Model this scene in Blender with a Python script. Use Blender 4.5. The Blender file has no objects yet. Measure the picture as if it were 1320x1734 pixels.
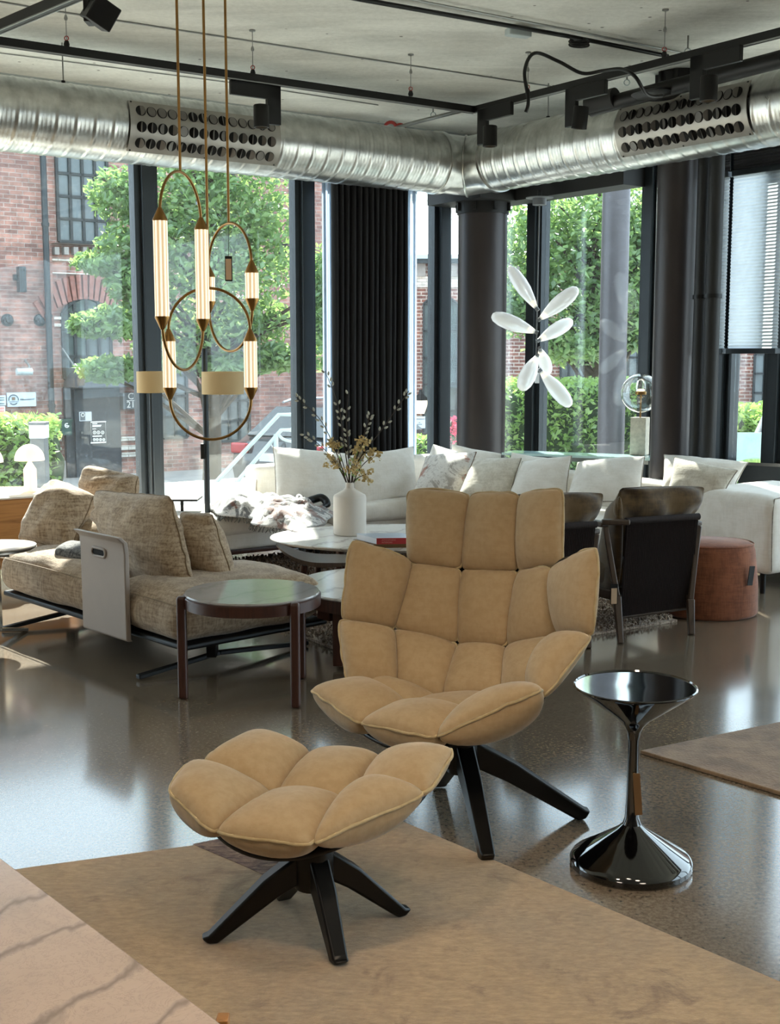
import bpy, math, random
from mathutils import Vector, Matrix, noise
R = math.radians
scene = bpy.context.scene
col = scene.collection
random.seed(7)

# ---------------------------------------------------------------- camera
F_PX, W_PX, H_PX, EYE = 2080.0, 1320.0, 1734.0, 1.55
PITCH = math.atan(267.0 / F_PX)
cam_d = bpy.data.cameras.new('camera')
cam = bpy.data.objects.new('camera', cam_d); col.objects.link(cam)
cam.location = (0, 0, EYE); cam.rotation_euler = (math.pi / 2 - PITCH, 0, 0)
cam_d.sensor_fit = 'HORIZONTAL'; cam_d.sensor_width = 36.0
cam_d.lens = 36.0 * F_PX / W_PX
cam_d.clip_end = 300
scene.camera = cam

# ---------------------------------------------------------------- world and light
scene.view_settings.view_transform = 'Standard'
scene.view_settings.look = 'None'
scene.view_settings.gamma = 1.0
scene.view_settings.use_curve_mapping = False
scene.view_settings.exposure = 0.12
SKY, SUN, SPOT, FILL = 4.3, 24.0, 110.0, 30.0
world = bpy.data.worlds.new('sky'); scene.world = world; world.use_nodes = True
wn = world.node_tree; wn.nodes.clear()
wo = wn.nodes.new('ShaderNodeOutputWorld'); wb = wn.nodes.new('ShaderNodeBackground')
wb.inputs[0].default_value = (0.73, 0.87, 1.0, 1); wb.inputs[1].default_value = SKY
wn.links.new(wb.outputs[0], wo.inputs[0])
sd = bpy.data.lights.new('sun', 'SUN'); sd.energy = SUN; sd.angle = R(0.8); sd.color = (1, .95, .86)
so = bpy.data.objects.new('sun', sd); col.objects.link(so)
sun_from = Vector((-0.10, 0.80, 0.66)).normalized()
so.rotation_euler = sun_from.to_track_quat('Z', 'Y').to_euler(); so.location = (0, 20, 30)

# ---------------------------------------------------------------- helpers
def _ray(x, y):
    a = (x - 660) / F_PX; b = (867 - y) / F_PX
    return Vector((a, b * math.sin(PITCH) + math.cos(PITCH), b * math.cos(PITCH) - math.sin(PITCH)))
def G(x, y, z=0.0):                       # the place at height z
    d = _ray(x, y); t = (z - EYE) / d.z
    return Vector((d.x * t, d.y * t, z))
def P(x, y, Y):                           # the place at depth Y
    d = _ray(x, y); t = Y / d.y
    return Vector((d.x * t, Y, EYE + d.z * t))
EA = Vector((0.812, 0.5835, 0)); EB = Vector((0.5835, -0.812, 0)); CG = Vector((0.89, 12.03, 0))
def Wp(a, b, z=0.0):                      # a: metres along the left window wall from the corner, b: metres into the room from it
    v = CG - a * EA + b * EB; return Vector((v.x, v.y, z))
def onplane(x, y, p0, n):                 # pixel ray against a vertical plane
    d = _ray(x, y); o = Vector((0, 0, EYE)); t = (p0 - o).dot(n) / d.dot(n); return o + d * t
def ab(v):
    d = Vector((v.x, v.y, 0)) - CG; return -d.dot(EA), d.dot(EB)

ORI = {}
def lin(c):
    return tuple(((x / 12.92) if x <= .04045 else ((x + .055) / 1.055) ** 2.4) for x in c)
def hexc(h):
    return lin(tuple(int(h[i:i + 2], 16) / 255 for i in (0, 2, 4)))

class MB:
    def __init__(s): s.v = []; s.f = []; s.m = []; s.cm = 0; s.sm = True
    def add(s, vs, fs):
        o = len(s.v); s.v += [tuple(v) for v in vs]; s.f += [tuple(i + o for i in f) for f in fs]; s.m += [s.cm] * len(fs); return s
    def box(s, c, d, rz=0, M=None):
        c = Vector(c); m = M or Matrix.Rotation(rz, 3, 'Z'); vs = []
        for x in (-.5, .5):
            for y in (-.5, .5):
                for z in (-.5, .5): vs.append(c + m @ Vector((x * d[0], y * d[1], z * d[2])))
        return s.add(vs, [(0, 1, 3, 2), (4, 6, 7, 5), (0, 4, 5, 1), (2, 3, 7, 6), (0, 2, 6, 4), (1, 5, 7, 3)])
    def bar(s, a, b, w, h, up=(0, 0, 1), w2=None, h2=None):    # rectangular bar from a to b
        a = Vector(a); b = Vector(b); d = (b - a).normalized(); u = Vector(up)
        if abs(d.dot(u)) > .98: u = Vector((0, 1, 0))
        sd_ = d.cross(u).normalized(); u = sd_.cross(d); vs = []
        for p, ww, hh in ((a, w, h), (b, w2 or w, h2 or h)):
            for i, j in ((-1, -1), (1, -1), (1, 1), (-1, 1)): vs.append(p + sd_ * i * ww / 2 + u * j * hh / 2)
        return s.add(vs, [(3, 2, 1, 0), (4, 5, 6, 7), (0, 1, 5, 4), (1, 2, 6, 5), (2, 3, 7, 6), (3, 0, 4, 7)])
    def tube(s, pts, r, n=10, closed=False, caps=True):
        pts = [Vector(p) for p in pts]; N = len(pts); rs = r if isinstance(r, (list, tuple)) else [r] * N
        T = []
        for i in range(N):
            a = pts[(i - 1) % N] if (closed or i > 0) else pts[0]; b = pts[(i + 1) % N] if (closed or i < N - 1) else pts[-1]
            t = b - a; T.append(t.normalized() if t.length > 1e-9 else Vector((0, 0, 1)))
        u = T[0].orthogonal().normalized(); vs = []; fs = []
        for i in range(N):
            u = (u - T[i] * u.dot(T[i])); u = u.normalized() if u.length > 1e-6 else T[i].orthogonal().normalized()
            w = T[i].cross(u)
            for k in range(n):
                q = 2 * math.pi * k / n; vs.append(pts[i] + (u * math.cos(q) + w * math.sin(q)) * rs[i])
        for i in range(N if closed else N - 1):
            j = (i + 1) % N
            for k in range(n): l = (k + 1) % n; fs.append((i * n + k, i * n + l, j * n + l, j * n + k))
        if caps and not closed: fs += [tuple(range(n))[::-1], tuple((N - 1) * n + k for k in range(n))]
        return s.add(vs, fs)
    def lathe(s, prof, c=(0, 0, 0), n=48, sx=1, sy=1, M=None, cap=True):
        c = Vector(c); vs = []; fs = []; N = len(prof)
        for r, z in prof:
            for k in range(n):
                q = 2 * math.pi * k / n; p = Vector((r * sx * math.cos(q), r * sy * math.sin(q), z))
                vs.append(c + (M @ p if M else p))
        for i in range(N - 1):
            for k in range(n): l = (k + 1) % n; fs.append((i * n + k, i * n + l, (i + 1) * n + l, (i + 1) * n + k))
        if cap:
            if prof[0][0] > 1e-6: fs.append(tuple(range(n))[::-1])
            if prof[-1][0] > 1e-6: fs.append(tuple((N - 1) * n + k for k in range(n)))
        return s.add(vs, fs)
    def prism(s, poly, z0, z1, M=None):
        n = len(poly); vs = [Vector((x, y, z0)) for x, y in poly] + [Vector((x, y, z1)) for x, y in poly]
        if M: vs = [M @ v for v in vs]
        return s.add(vs, [tuple(range(n))[::-1], tuple(range(n, 2 * n))] + [(i, (i + 1) % n, (i + 1) % n + n, i + n) for i in range(n)])
    def rbox(s, quad, z0, z1, r, crown=0.0, wr=0.0, seg=12, seed=0, M=None):
        # rounded soft box over a plan quad (4 corner xy, counterclockwise)
        q = [Vector((p[0], p[1])) for p in quad]
        L = ((q[1] - q[0]).length + (q[2] - q[3]).length) / 2; W = ((q[3] - q[0]).length + (q[2] - q[1]).length) / 2; H = z1 - z0
        hs = (L / 2, W / 2, H / 2); r = min(r, *hs) * .999
        def cuts(h):
            k = max(2, int(seg * h * 2 / max(L, W, H))); inner = [-(h - r) + 2 * (h - r) * i / k for i in range(k + 1)] if h - r > 1e-4 else [0]
            arc = [h - r + r * t for t in (.35, .65, .88, 1)]
            return sorted(set([-a for a in arc] + inner + arc))
        C = [cuts(h) for h in hs]; idx = {}; vs = []; fs = []
        def vid(p):
            k = (round(p[0], 5), round(p[1], 5), round(p[2], 5))
            if k in idx: return idx[k]
            c_ = Vector([max(-(hs[i] - r), min(hs[i] - r, p[i])) for i in range(3)]); d = Vector(p) - c_
            pp = c_ + d.normalized() * r if d.length > 1e-7 else Vector(p)
            u = pp.x / L + .5; v = pp.y / W + .5
            zz = pp.z
            if crown and pp.z > 0: zz += crown * max(0, 1 - (2 * u - 1) ** 2) ** .6 * max(0, 1 - (2 * v - 1) ** 2) ** .6 * (pp.z / hs[2])
            xy = q[0] * (1 - u) * (1 - v) + q[1] * u * (1 - v) + q[2] * u * v + q[3] * (1 - u) * v
            o = Vector((xy.x, xy.y, (z0 + z1) / 2 + zz))
            if wr: nz = noise.noise(o * 5 + Vector((seed, 0, 0))); o += Vector((nz, noise.noise(o * 5 + Vector((0, seed + 9, 0))), noise.noise(o * 4 + Vector((0, 3, seed))))) * wr
            if M: o = M @ o
            idx[k] = len(vs); vs.append(o); return idx[k]
        for ax in range(3):
            a1, a2 = [(1, 2), (0, 2), (0, 1)][ax]
            for sg in (-1, 1):
                for i in range(len(C[a1]) - 1):
                    for j in range(len(C[a2]) - 1):
                        f = []
                        for (ii, jj) in ((i, j), (i + 1, j), (i + 1, j + 1), (i, j + 1)):
                            p = [0, 0, 0]; p[ax] = sg * hs[ax]; p[a1] = C[a1][ii]; p[a2] = C[a2][jj]; f.append(vid(p))
                        flip = (sg > 0) ^ (ax == 1)
                        fs.append(tuple(f) if flip else tuple(f[::-1]))
        return s.add(vs, fs)
    def pad(s, c, bf, bb, n=16, pinch=0.0, cr=0.12, wr=0.0, seed=0, pw=.5, nrm=None, flange=0.0):
        # stuffed pad between four 3D corners c = BL, BR, TR, TL; bf / bb: swell to the front / back
        c = [Vector(p) for p in c]
        N0 = (c[1] - c[0] + c[2] - c[3]).cross(c[3] - c[0] + c[2] - c[1]).normalized()
        if nrm is not None and N0.dot(Vector(nrm)) < 0: N0 = -N0
        g = [-math.cos(math.pi * i / n) for i in range(n + 1)]
        def S(a, b):
            a2 = a * (1 - pinch * (1 - b * b)) * (1 - cr * (a * b) ** 4); b2 = b * (1 - pinch * (1 - a * a)) * (1 - cr * (a * b) ** 4)
            u = (a2 + 1) / 2; v = (b2 + 1) / 2
            return c[0] * (1 - u) * (1 - v) + c[1] * u * (1 - v) + c[2] * u * v + c[3] * (1 - u) * v
        vs = []; idx = {}; fs = []
        for side in (1, -1):
            for i, a in enumerate(g):
                for j, b in enumerate(g):
                    edge = i in (0, n) or j in (0, n)
                    if edge and side == -1: idx[(side, i, j)] = idx[(1, i, j)]; continue
                    p = S(a, b); h = (max(0, 1 - a * a) * max(0, 1 - b * b)) ** pw
                    w = noise.noise(p * 7 + Vector((seed * 3.1, seed, 0))) * wr
                    w2 = noise.noise(p * 19 + Vector((seed * 1.7, 0, seed))) * wr * .35
                    if wr:
                        fold = abs(noise.noise(Vector((p.x * 3, p.y * 3, p.z * 9)) + Vector((seed, 2, 1))))
                        w -= wr * .6 * max(0, .25 - fold) * 4
                    k = bf if side == 1 else -bb
                    p = p + N0 * (k * h) + N0 * ((w + w2) * min(1, h * 3) * (1 if side == 1 else .5))
                    if edge and wr: p = p + N0 * w * .5 + (S(0, 0) - p) * (wr * .9 * noise.noise(p * 11 + Vector((seed, 5, 0))))
                    idx[(side, i, j)] = len(vs); vs.append(p)
        for side in (1, -1):
            for i in range(n):
                for j in range(n):
                    f = [idx[(side, i, j)], idx[(side, i + 1, j)], idx[(side, i + 1, j + 1)], idx[(side, i, j + 1)]]
                    f = f if side == 1 else f[::-1]
                    fs.append(tuple(f))
        s.rim = [vs[idx[(1, i, 0)]] for i in range(n + 1)] + [vs[idx[(1, n, j)]] for j in range(1, n + 1)] + [vs[idx[(1, i, n)]] for i in range(n - 1, -1, -1)] + [vs[idx[(1, 0, j)]] for j in range(n - 1, 0, -1)]
        return s.add(vs, fs)
    def build(s, name, mat, parent=None, bevel=0, flat=False, ang=40, seg=2, sub=0, solid=0):
        me = bpy.data.meshes.new(name)
        if parent is not None: o0 = ORI[parent.name]
        else:
            xs = [v[0] for v in s.v]; ys = [v[1] for v in s.v]; zs = [v[2] for v in s.v]
            o0 = Vector(((min(xs) + max(xs)) / 2, (min(ys) + max(ys)) / 2, min(zs)))
        me.from_pydata([(v[0] - o0.x, v[1] - o0.y, v[2] - o0.z) for v in s.v], [], s.f)
        mats = mat if isinstance(mat, (list, tuple)) else [mat]
        for m in mats: me.materials.append(m)
        if len(mats) > 1: me.polygons.foreach_set('material_index', s.m)
        me.validate(); me.update()
        if not flat:
            me.shade_smooth(); me.set_sharp_from_angle(angle=R(ang))
        ob = bpy.data.objects.new(name, me); col.objects.link(ob)
        if parent is not None: ob.parent = parent
        else: ob.location = o0
        ORI[ob.name] = o0
        if bevel:
            b = ob.modifiers.new('bevel', 'BEVEL'); b.width = bevel; b.segments = seg; b.limit_method = 'ANGLE'; b.angle_limit = R(35)
        if sub:
            b = ob.modifiers.new('sub', 'SUBSURF'); b.levels = sub; b.render_levels = sub
        if solid:
            b = ob.modifiers.new('solid', 'SOLIDIFY'); b.thickness = solid; b.offset = 0
        return ob

def tag(o, label, cat, group=None, kind=None):
    o['label'] = label; o['category'] = cat
    if group: o['group'] = group
    if kind: o['kind'] = kind
    return o
def struct(o, label=None, cat=None):
    o['kind'] = 'structure'
    if label: o['label'] = label
    if cat: o['category'] = cat
    return o
def thing(name, loc, label, cat, group=None, kind=None):
    o = bpy.data.objects.new(name, None); o.empty_display_size = .1; col.objects.link(o)
    o.location = loc; ORI[o.name] = Vector(loc); return tag(o, label, cat, group, kind)
def kids(o): return [c for c in bpy.data.objects if c.parent == o]
def copy_tree(o, parent=None, off=None):
    c = o.copy(); col.objects.link(c); c.parent = parent
    if off is not None: c.location = Vector(o.location) + Vector(off)
    ORI[c.name] = ORI[o.name] + (Vector(off) if off is not None else Vector((0, 0, 0)))
    for ch in kids(o): copy_tree(ch, c)
    return c
def arc(c, u, v, r, a0, a1, n=16):
    c = Vector(c); u = Vector(u); v = Vector(v)
    return [c + (u * math.cos(R(a0 + (a1 - a0) * i / n)) + v * math.sin(R(a0 + (a1 - a0) * i / n))) * r for i in range(n + 1)]
def spline(pts, n=8):
    pts = [Vector(p) for p in pts]; q = [pts[0]] + pts + [pts[-1]]; out = []
    for i in range(1, len(q) - 2):
        for k in range(n):
            t = k / n; p0, p1, p2, p3 = q[i - 1], q[i], q[i + 1], q[i + 2]
            out.append(.5 * ((2 * p1) + (-p0 + p2) * t + (2 * p0 - 5 * p1 + 4 * p2 - p3) * t * t + (-p0 + 3 * p1 - 3 * p2 + p3) * t ** 3))
    return out + [pts[-1]]
def text_mesh(txt, size, name, mat, parent, loc, right, up, extrude=.001, align='LEFT'):
    cu = bpy.data.curves.new('t', 'FONT'); cu.body = txt; cu.size = size; cu.extrude = extrude; cu.align_x = align; cu.align_y = 'CENTER'
    t = bpy.data.objects.new('t', cu); col.objects.link(t)
    dg = bpy.context.evaluated_depsgraph_get(); me = bpy.data.meshes.new_from_object(t.evaluated_get(dg))
    bpy.data.objects.remove(t); bpy.data.curves.remove(cu)
    rt = Vector(right).normalized(); u = Vector(up).normalized(); nn = rt.cross(u)
    mb = MB()
    vs = [Vector(loc) + rt * v.co.x + u * v.co.y + nn * v.co.z for v in me.vertices]
    mb.add(vs, [tuple(p.vertices) for p in me.polygons]); bpy.data.meshes.remove(me)
    return mb.build(name, mat, parent, flat=True)

# ---------------------------------------------------------------- materials
def nt(name):
    m = bpy.data.materials.new(name); m.use_nodes = True; t = m.node_tree
    return m, t, t.nodes['Principled BSDF'], t.nodes['Material Output']
def coords(t, scale=(1, 1, 1), kind='Object'):
    tc = t.nodes.new('ShaderNodeTexCoord'); mp = t.nodes.new('ShaderNodeMapping'); mp.inputs['Scale'].default_value = scale
    t.links.new(tc.outputs[kind], mp.inputs[0]); return mp.outputs[0]
def noisen(t, vec, scale, detail=4, rough=.55, dist=0):
    n = t.nodes.new('ShaderNodeTexNoise'); n.inputs['Scale'].default_value = scale; n.inputs['Detail'].default_value = detail
    n.inputs['Roughness'].default_value = rough; n.inputs['Distortion'].default_value = dist; t.links.new(vec, n.inputs['Vector']); return n.outputs['Fac']
def ramp(t, fac, stops):
    r = t.nodes.new('ShaderNodeValToRGB'); t.links.new(fac, r.inputs[0]); e = r.color_ramp.elements
    while len(e) < len(stops): e.new(.5)
    for i, (p, c) in enumerate(stops): e[i].position = p; e[i].color = (*c, 1)
    return r.outputs[0]
def bump(t, b, fac, strength, dist=.01):
    n = t.nodes.new('ShaderNodeBump'); n.inputs['Strength'].default_value = strength; n.inputs['Distance'].default_value = dist
    t.links.new(fac, n.inputs['Height']); t.links.new(n.outputs[0], b.inputs['Normal']); return n
def mixc(t, fac, a, b, mode='MIX'):
    n = t.nodes.new('ShaderNodeMix'); n.data_type = 'RGBA'; n.blend_type = mode
    for s_, v in ((0, fac), (6, a), (7, b)):
        if isinstance(v, (int, float)): n.inputs[s_].default_value = v
        elif isinstance(v, tuple): n.inputs[s_].default_value = (*v, 1)
        else: t.links.new(v, n.inputs[s_])
    return n.outputs[2]
def mat(name, c, rough=.6, metal=0, var=.12, vs=6, bs=0, bscale=80, spec=.5, coat=0, sheen=0, stretch=(1, 1, 1)):
    m, t, b, o = nt(name); v = coords(t, stretch)
    c = hexc(c) if isinstance(c, str) else c
    d = tuple(x * (1 - var) for x in c); l = tuple(min(1, x * (1 + var)) for x in c)
    t.links.new(ramp(t, noisen(t, v, vs, 5), [(.3, d), (.7, l)]), b.inputs['Base Color'])
    b.inputs['Roughness'].default_value = rough; b.inputs['Metallic'].default_value = metal
    b.inputs['Specular IOR Level'].default_value = spec; b.inputs['Coat Weight'].default_value = coat; b.inputs['Coat Roughness'].default_value = .05
    if sheen: b.inputs['Sheen Weight'].default_value = sheen; b.inputs['Sheen Roughness'].default_value = .5
    if bs: bump(t, b, noisen(t, v, bscale, 3), bs, .004)
    return m
def fabric(name, c, c2=None, weave=420, rough=.9, sheen=.25, bs=.35, mottled=14, slub=0.5):
    m, t, b, o = nt(name); v = coords(t); c = hexc(c) if isinstance(c, str) else c
    c2 = (hexc(c2) if isinstance(c2, str) else c2) or tuple(x * .78 for x in c)
    f1 = noisen(t, v, mottled, 5, .6); v2 = coords(t, (1, 1, .12)); f2 = noisen(t, v2, 95, 3); v3 = coords(t, (.12, .12, 1)); f3 = noisen(t, v3, 95, 3)
    ma = t.nodes.new('ShaderNodeMath'); ma.operation = 'ADD'; t.links.new(f2, ma.inputs[0]); t.links.new(f3, ma.inputs[1])
    mb_ = t.nodes.new('ShaderNodeMath'); mb_.operation = 'MULTIPLY_ADD'; t.links.new(ma.outputs[0], mb_.inputs[0]); mb_.inputs[1].default_value = slub; t.links.new(f1, mb_.inputs[2])
    dv = t.nodes.new('ShaderNodeMath'); dv.operation = 'DIVIDE'; t.links.new(mb_.outputs[0], dv.inputs[0]); dv.inputs[1].default_value = 1 + 2 * slub
    t.links.new(ramp(t, dv.outputs[0], [(.41, c2), (.57, c)]), b.inputs['Base Color'])
    b.inputs['Roughness'].default_value = rough; b.inputs['Sheen Weight'].default_value = sheen; b.inputs['Specular IOR Level'].default_value = .2
    bump(t, b, ma.outputs[0], bs, .003)
    return m
def wood(name, c1, c2, scale=3, rough=.4, axis=(1, 1, .08), bs=.1, coat=0):
    m, t, b, o = nt(name); v = coords(t, axis); c1 = hexc(c1); c2 = hexc(c2)
    f = noisen(t, v, scale * 8, 6, .65, 1.2)
    t.links.new(ramp(t, f, [(.3, c2), (.5, c1), (.7, tuple((a + b_) / 2 for a, b_ in zip(c1, c2)))]), b.inputs['Base Color'])
    b.inputs['Roughness'].default_value = rough; b.inputs['Coat Weight'].default_value = coat; bump(t, b, f, bs, .002); return m
def emit(name, c, s, base=(.9, .85, .75)):
    m, t, b, o = nt(name); c = hexc(c) if isinstance(c, str) else c
    b.inputs['Base Color'].default_value = (*base, 1); b.inputs['Emission Color'].default_value = (*c, 1); b.inputs['Emission Strength'].default_value = s
    v = coords(t); f = noisen(t, v, 9, 2); r_ = ramp(t, f, [(.2, tuple(x * .92 for x in c)), (.8, c)]); t.links.new(r_, b.inputs['Emission Color']); return m
def marble(name, base, vein, vein2, scale=1.6, rough=.15):
    m, t, b, o = nt(name); v = coords(t)
    n1 = noisen(t, v, scale, 6, .6, 1.5)
    w = t.nodes.new('ShaderNodeTexWave'); w.inputs['Scale'].default_value = scale * .9; w.inputs['Distortion'].default_value = 9; w.inputs['Detail'].default_value = 5; w.inputs['Detail Scale'].default_value = 1.6
    mpv = coords(t, (1, .55, 1)); mpv.node.inputs['Rotation'].default_value = (0, 0, .9); t.links.new(mpv, w.inputs['Vector'])
    a = ramp(t, n1, [(.3, tuple(x * .86 for x in base)), (.55, base), (.75, tuple(min(1, x * 1.06) for x in base))])
    fac = ramp(t, w.outputs['Fac'], [(.0, (.6, .6, .6)), (.025, (.3,) * 3), (.1, (0, 0, 0))])
    c_ = mixc(t, fac, a, vein); n2 = noisen(t, v, scale * 5, 8, .7, 2.5)
    fac2 = ramp(t, n2, [(.486, (0, 0, 0)), (.5, (.6,) * 3), (.514, (0, 0, 0))]); c2 = mixc(t, fac2, c_, vein2)
    t.links.new(c2, b.inputs['Base Color']); b.inputs['Roughness'].default_value = rough; return m

M = {}
def mk():
    # polished concrete floor with aggregate
    m, t, b, o = nt('polished_concrete'); v = coords(t)
    big = noisen(t, v, 1.3, 6, .6, .4); fine = noisen(t, v, 75, 3, .7)
    vo = t.nodes.new('ShaderNodeTexVoronoi'); vo.inputs['Scale'].default_value = 95; t.links.new(v, vo.inputs['Vector'])
    base = ramp(t, big, [(.25, hexc('5d5146')), (.55, hexc('706355')), (.8, hexc('84745f'))])
    sp = ramp(t, vo.outputs['Color'], [(.08, (.5,) * 3), (.3, (1, 1, 1)), (.93, (1.0, 1.0, 1.0)), (.97, (1.7, 1.6, 1.5))])
    c_ = mixc(t, 1.0, base, sp, 'MULTIPLY'); c_ = mixc(t, .35, c_, ramp(t, fine, [(.35, hexc('3c332b')), (.65, hexc('a0937f'))]))
    t.links.new(c_, b.inputs['Base Color'])
    rr = t.nodes.new('ShaderNodeMapRange'); rr.inputs[3].default_value = .1; rr.inputs[4].default_value = .22; t.links.new(big, rr.inputs[0]); t.links.new(rr.outputs[0], b.inputs['Roughness'])
    b.inputs['Specular IOR Level'].default_value = .8; b.inputs['Coat Weight'].default_value = .6; b.inputs['Coat Roughness'].default_value = .1; bump(t, b, noisen(t, v, 6, 3), .05, .004); M['floor'] = m
    # concrete ceiling
    m, t, b, o = nt('cast_concrete'); v = coords(t, (1, 1, 1))
    f = noisen(t, coords(t, (.35, 1.3, 1)), 2.2, 7, .62, .6); f2 = noisen(t, v, 26, 5, .7)
    a = ramp(t, f, [(.28, hexc('b0b0aa')), (.5, hexc('cfcfc8')), (.75, hexc('e6e6df'))]); c_ = mixc(t, .25, a, ramp(t, f2, [(.3, hexc('98988f')), (.7, hexc('e6e6de'))]))
    vo = t.nodes.new('ShaderNodeTexVoronoi'); vo.inputs['Scale'].default_value = 5; t.links.new(v, vo.inputs['Vector'])
    c_ = mixc(t, ramp(t, vo.outputs['Distance'], [(.0, (1,) * 3), (.05, (.8,) * 3), (.07, (0,) * 3)]), c_, hexc('4a4843'))
    t.links.new(c_, b.inputs['Base Color']); b.inputs['Roughness'].default_value = .85; bump(t, b, f2, .15, .01); M['ceil'] = m
    M['plaster'] = mat('grey_plaster', 'aab2b2', .9, var=.06, vs=3); M['backwall'] = mat('warm_plaster', '8a8178', .9, var=.05, vs=2)
    M['frame'] = mat('dark_window_frame', '2b3237', .38, .3, var=.08, vs=9); M['soffit'] = mat('black_soffit', '111213', .6)
    M['column'] = mat('dark_brown_column', '352f2f', .4, .2, var=.06, vs=4)
    m, t, b, o = nt('window_glass'); t.nodes.remove(b)
    tr = t.nodes.new('ShaderNodeBsdfTransparent'); tr.inputs[0].default_value = (.93, .965, .96, 1); gl = t.nodes.new('ShaderNodeBsdfGlossy'); gl.inputs['Roughness'].default_value = .01
    fr = t.nodes.new('ShaderNodeFresnel'); ge = t.nodes.new('ShaderNodeNewGeometry'); mr = t.nodes.new('ShaderNodeMapRange'); mr.inputs[3].default_value = 1.5; mr.inputs[4].default_value = 1 / 1.5; t.links.new(ge.outputs['Backfacing'], mr.inputs[0]); t.links.new(mr.outputs[0], fr.inputs[0]); ms = t.nodes.new('ShaderNodeMixShader')
    t.links.new(fr.outputs[0], ms.inputs[0]); t.links.new(tr.outputs[0], ms.inputs[1]); t.links.new(gl.outputs[0], ms.inputs[2])
    df = t.nodes.new('ShaderNodeBsdfDiffuse'); df.inputs[0].default_value = (.9, .95, 1, 1); m2 = t.nodes.new('ShaderNodeMixShader')
    dust = ramp(t, noisen(t, coords(t), 40, 6, .8), [(.55, (.02,) * 3), (.75, (.2,) * 3)]); t.links.new(dust, m2.inputs[0])
    t.links.new(ms.outputs[0], m2.inputs[1]); t.links.new(df.outputs[0], m2.inputs[2]); t.links.new(m2.outputs[0], o.inputs[0]); M['glass'] = m
    m, t, b, o = nt('clear_glass'); b.inputs['Transmission Weight'].default_value = 1; b.inputs['Roughness'].default_value = .0; b.inputs['Base Color'].default_value = (.97, 1, .99, 1); b.inputs['IOR'].default_value = 1.45
    M['cglass'] = m
    m, t, b, o = nt('galvanised_steel'); v = coords(t)
    b.inputs['Metallic'].default_value = 1
    t.links.new(ramp(t, noisen(t, v, 9, 4), [(.3, hexc('a9aba8')), (.7, hexc('d6d8d5'))]), b.inputs['Base Color'])
    rr = t.nodes.new('ShaderNodeMapRange'); rr.inputs[3].default_value = .24; rr.inputs[4].default_value = .36; t.links.new(noisen(t, v, 14, 4), rr.inputs[0]); t.links.new(rr.outputs[0], b.inputs['Roughness'])
    M['duct'] = m
    M['ventplate'] = mat('vent_plate_steel', '9a9791', .4, .75); M['vane'] = mat('vent_vane', '6d6a66', .4, .5); M['black'] = mat('black_paint', '0c0c0c', .45, 0, spec=.3)
    M['hole_shade'] = mat('painted_hole_shade', '060606', .9); M['blackgloss'] = mat('black_lacquer', '050506', .06, 0, spec=.7, coat=1, var=.02)  # near-black colour painted for the shade inside holes
    M['blackmatte'] = mat('black_stained_wood', '090807', .34, var=.2, vs=20, spec=.3); M['chrome'] = mat('brushed_steel', 'b5b5b2', .25, 1)
    M['brass'] = mat('brushed_brass', '947040', .3, 1, var=.1, vs=20); M['husk'] = fabric('sand_wool', 'aa9474', 'a38c6b', mottled=40, sheen=.3, slub=.25, bs=.2)
    M['huskpipe'] = fabric('sand_wool_piping', 'b19f7c', 'a5926e', mottled=30, slub=.2)
    M['shell'] = mat('black_moulded_shell', '09090a', .3, spec=.4)
    M['linen'] = fabric('beige_linen', 'b59f85', '87715a', mottled=60, slub=1.5, bs=.6); M['linenpipe'] = fabric('beige_linen_seam', '8f795d', '75614a')
    M['white'] = fabric('white_linen', 'e9e5de', 'dfdad1', mottled=10, slub=.4, bs=.25); M['whitepipe'] = fabric('white_linen_seam', 'a8a094', '8a8278')
    M['cream'] = fabric('cream_quilt', 'd9d2c4', 'bfb6a5', mottled=14, slub=.4)
    M['velvet'] = fabric('olive_brown_velvet', '604b2e', '3c2d1c', mottled=9, sheen=.5, slub=.2, bs=.15)
    M['rope'] = mat('dark_red_brown_cord', '1c0d0b', .8, var=.3, vs=60, bs=.4, stretch=(1, 1, .05), bscale=160)
    M['walnut'] = wood('dark_walnut', '4b2c22', '2c1812', rough=.35); M['oak'] = wood('mid_walnut', '86582f', '5f3b1e', rough=.35, axis=(1, 1, 5)); M['teak'] = wood('honey_walnut', 'b98247', '8a5a2c', 1.2, axis=(.15, .15, 2.5), rough=.4)
    M['ashwood'] = wood('grey_brown_wood', '54453a', '392d25'); M['marbleW'] = marble('white_marble', hexc('e4e2de'), hexc('9d9a98'), hexc('b9b5b0'), 2.2)
    M['marbleP'] = marble('pink_beige_marble', hexc('cbb5a6'), hexc('6f6460'), hexc('9c8a80'), 2.6, .22); M['marbleG'] = marble('grey_marble_top', hexc('a9a4a2'), hexc('8d8886'), hexc('9a9592'), 2.5, .1)
    M['ceramic'] = mat('matt_white_ceramic', 'd8d0c6', .7, var=.03, bs=.1, bscale=200); M['leather'] = mat('taupe_leather', 'a3968c', .5, var=.04, bs=.15, bscale=300)
    M['leatherpipe'] = mat('taupe_leather_edge', '7c7068', .5); M['terra'] = fabric('terracotta_wool', '935a3e', '774630', mottled=12)
    M['navy'] = mat('black_curtain_cloth', '0c0d11', .95, sheen=.05, var=.15, vs=4); M['opal'] = emit('opal_lit_glass', (1, .83, .52), 1.1); M['opalB'] = emit('opal_lit_body', (1, .72, .34), .95)
    M['tubeA'] = emit('lit_ribbed_glass', (1, .86, .62), 1.0); M['tubeB'] = emit('lit_ribbed_glass_groove', (1, .66, .36), .6, (.6, .5, .35)); M['bulb'] = emit('warm_bulb', (1, .75, .4), 3)
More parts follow.
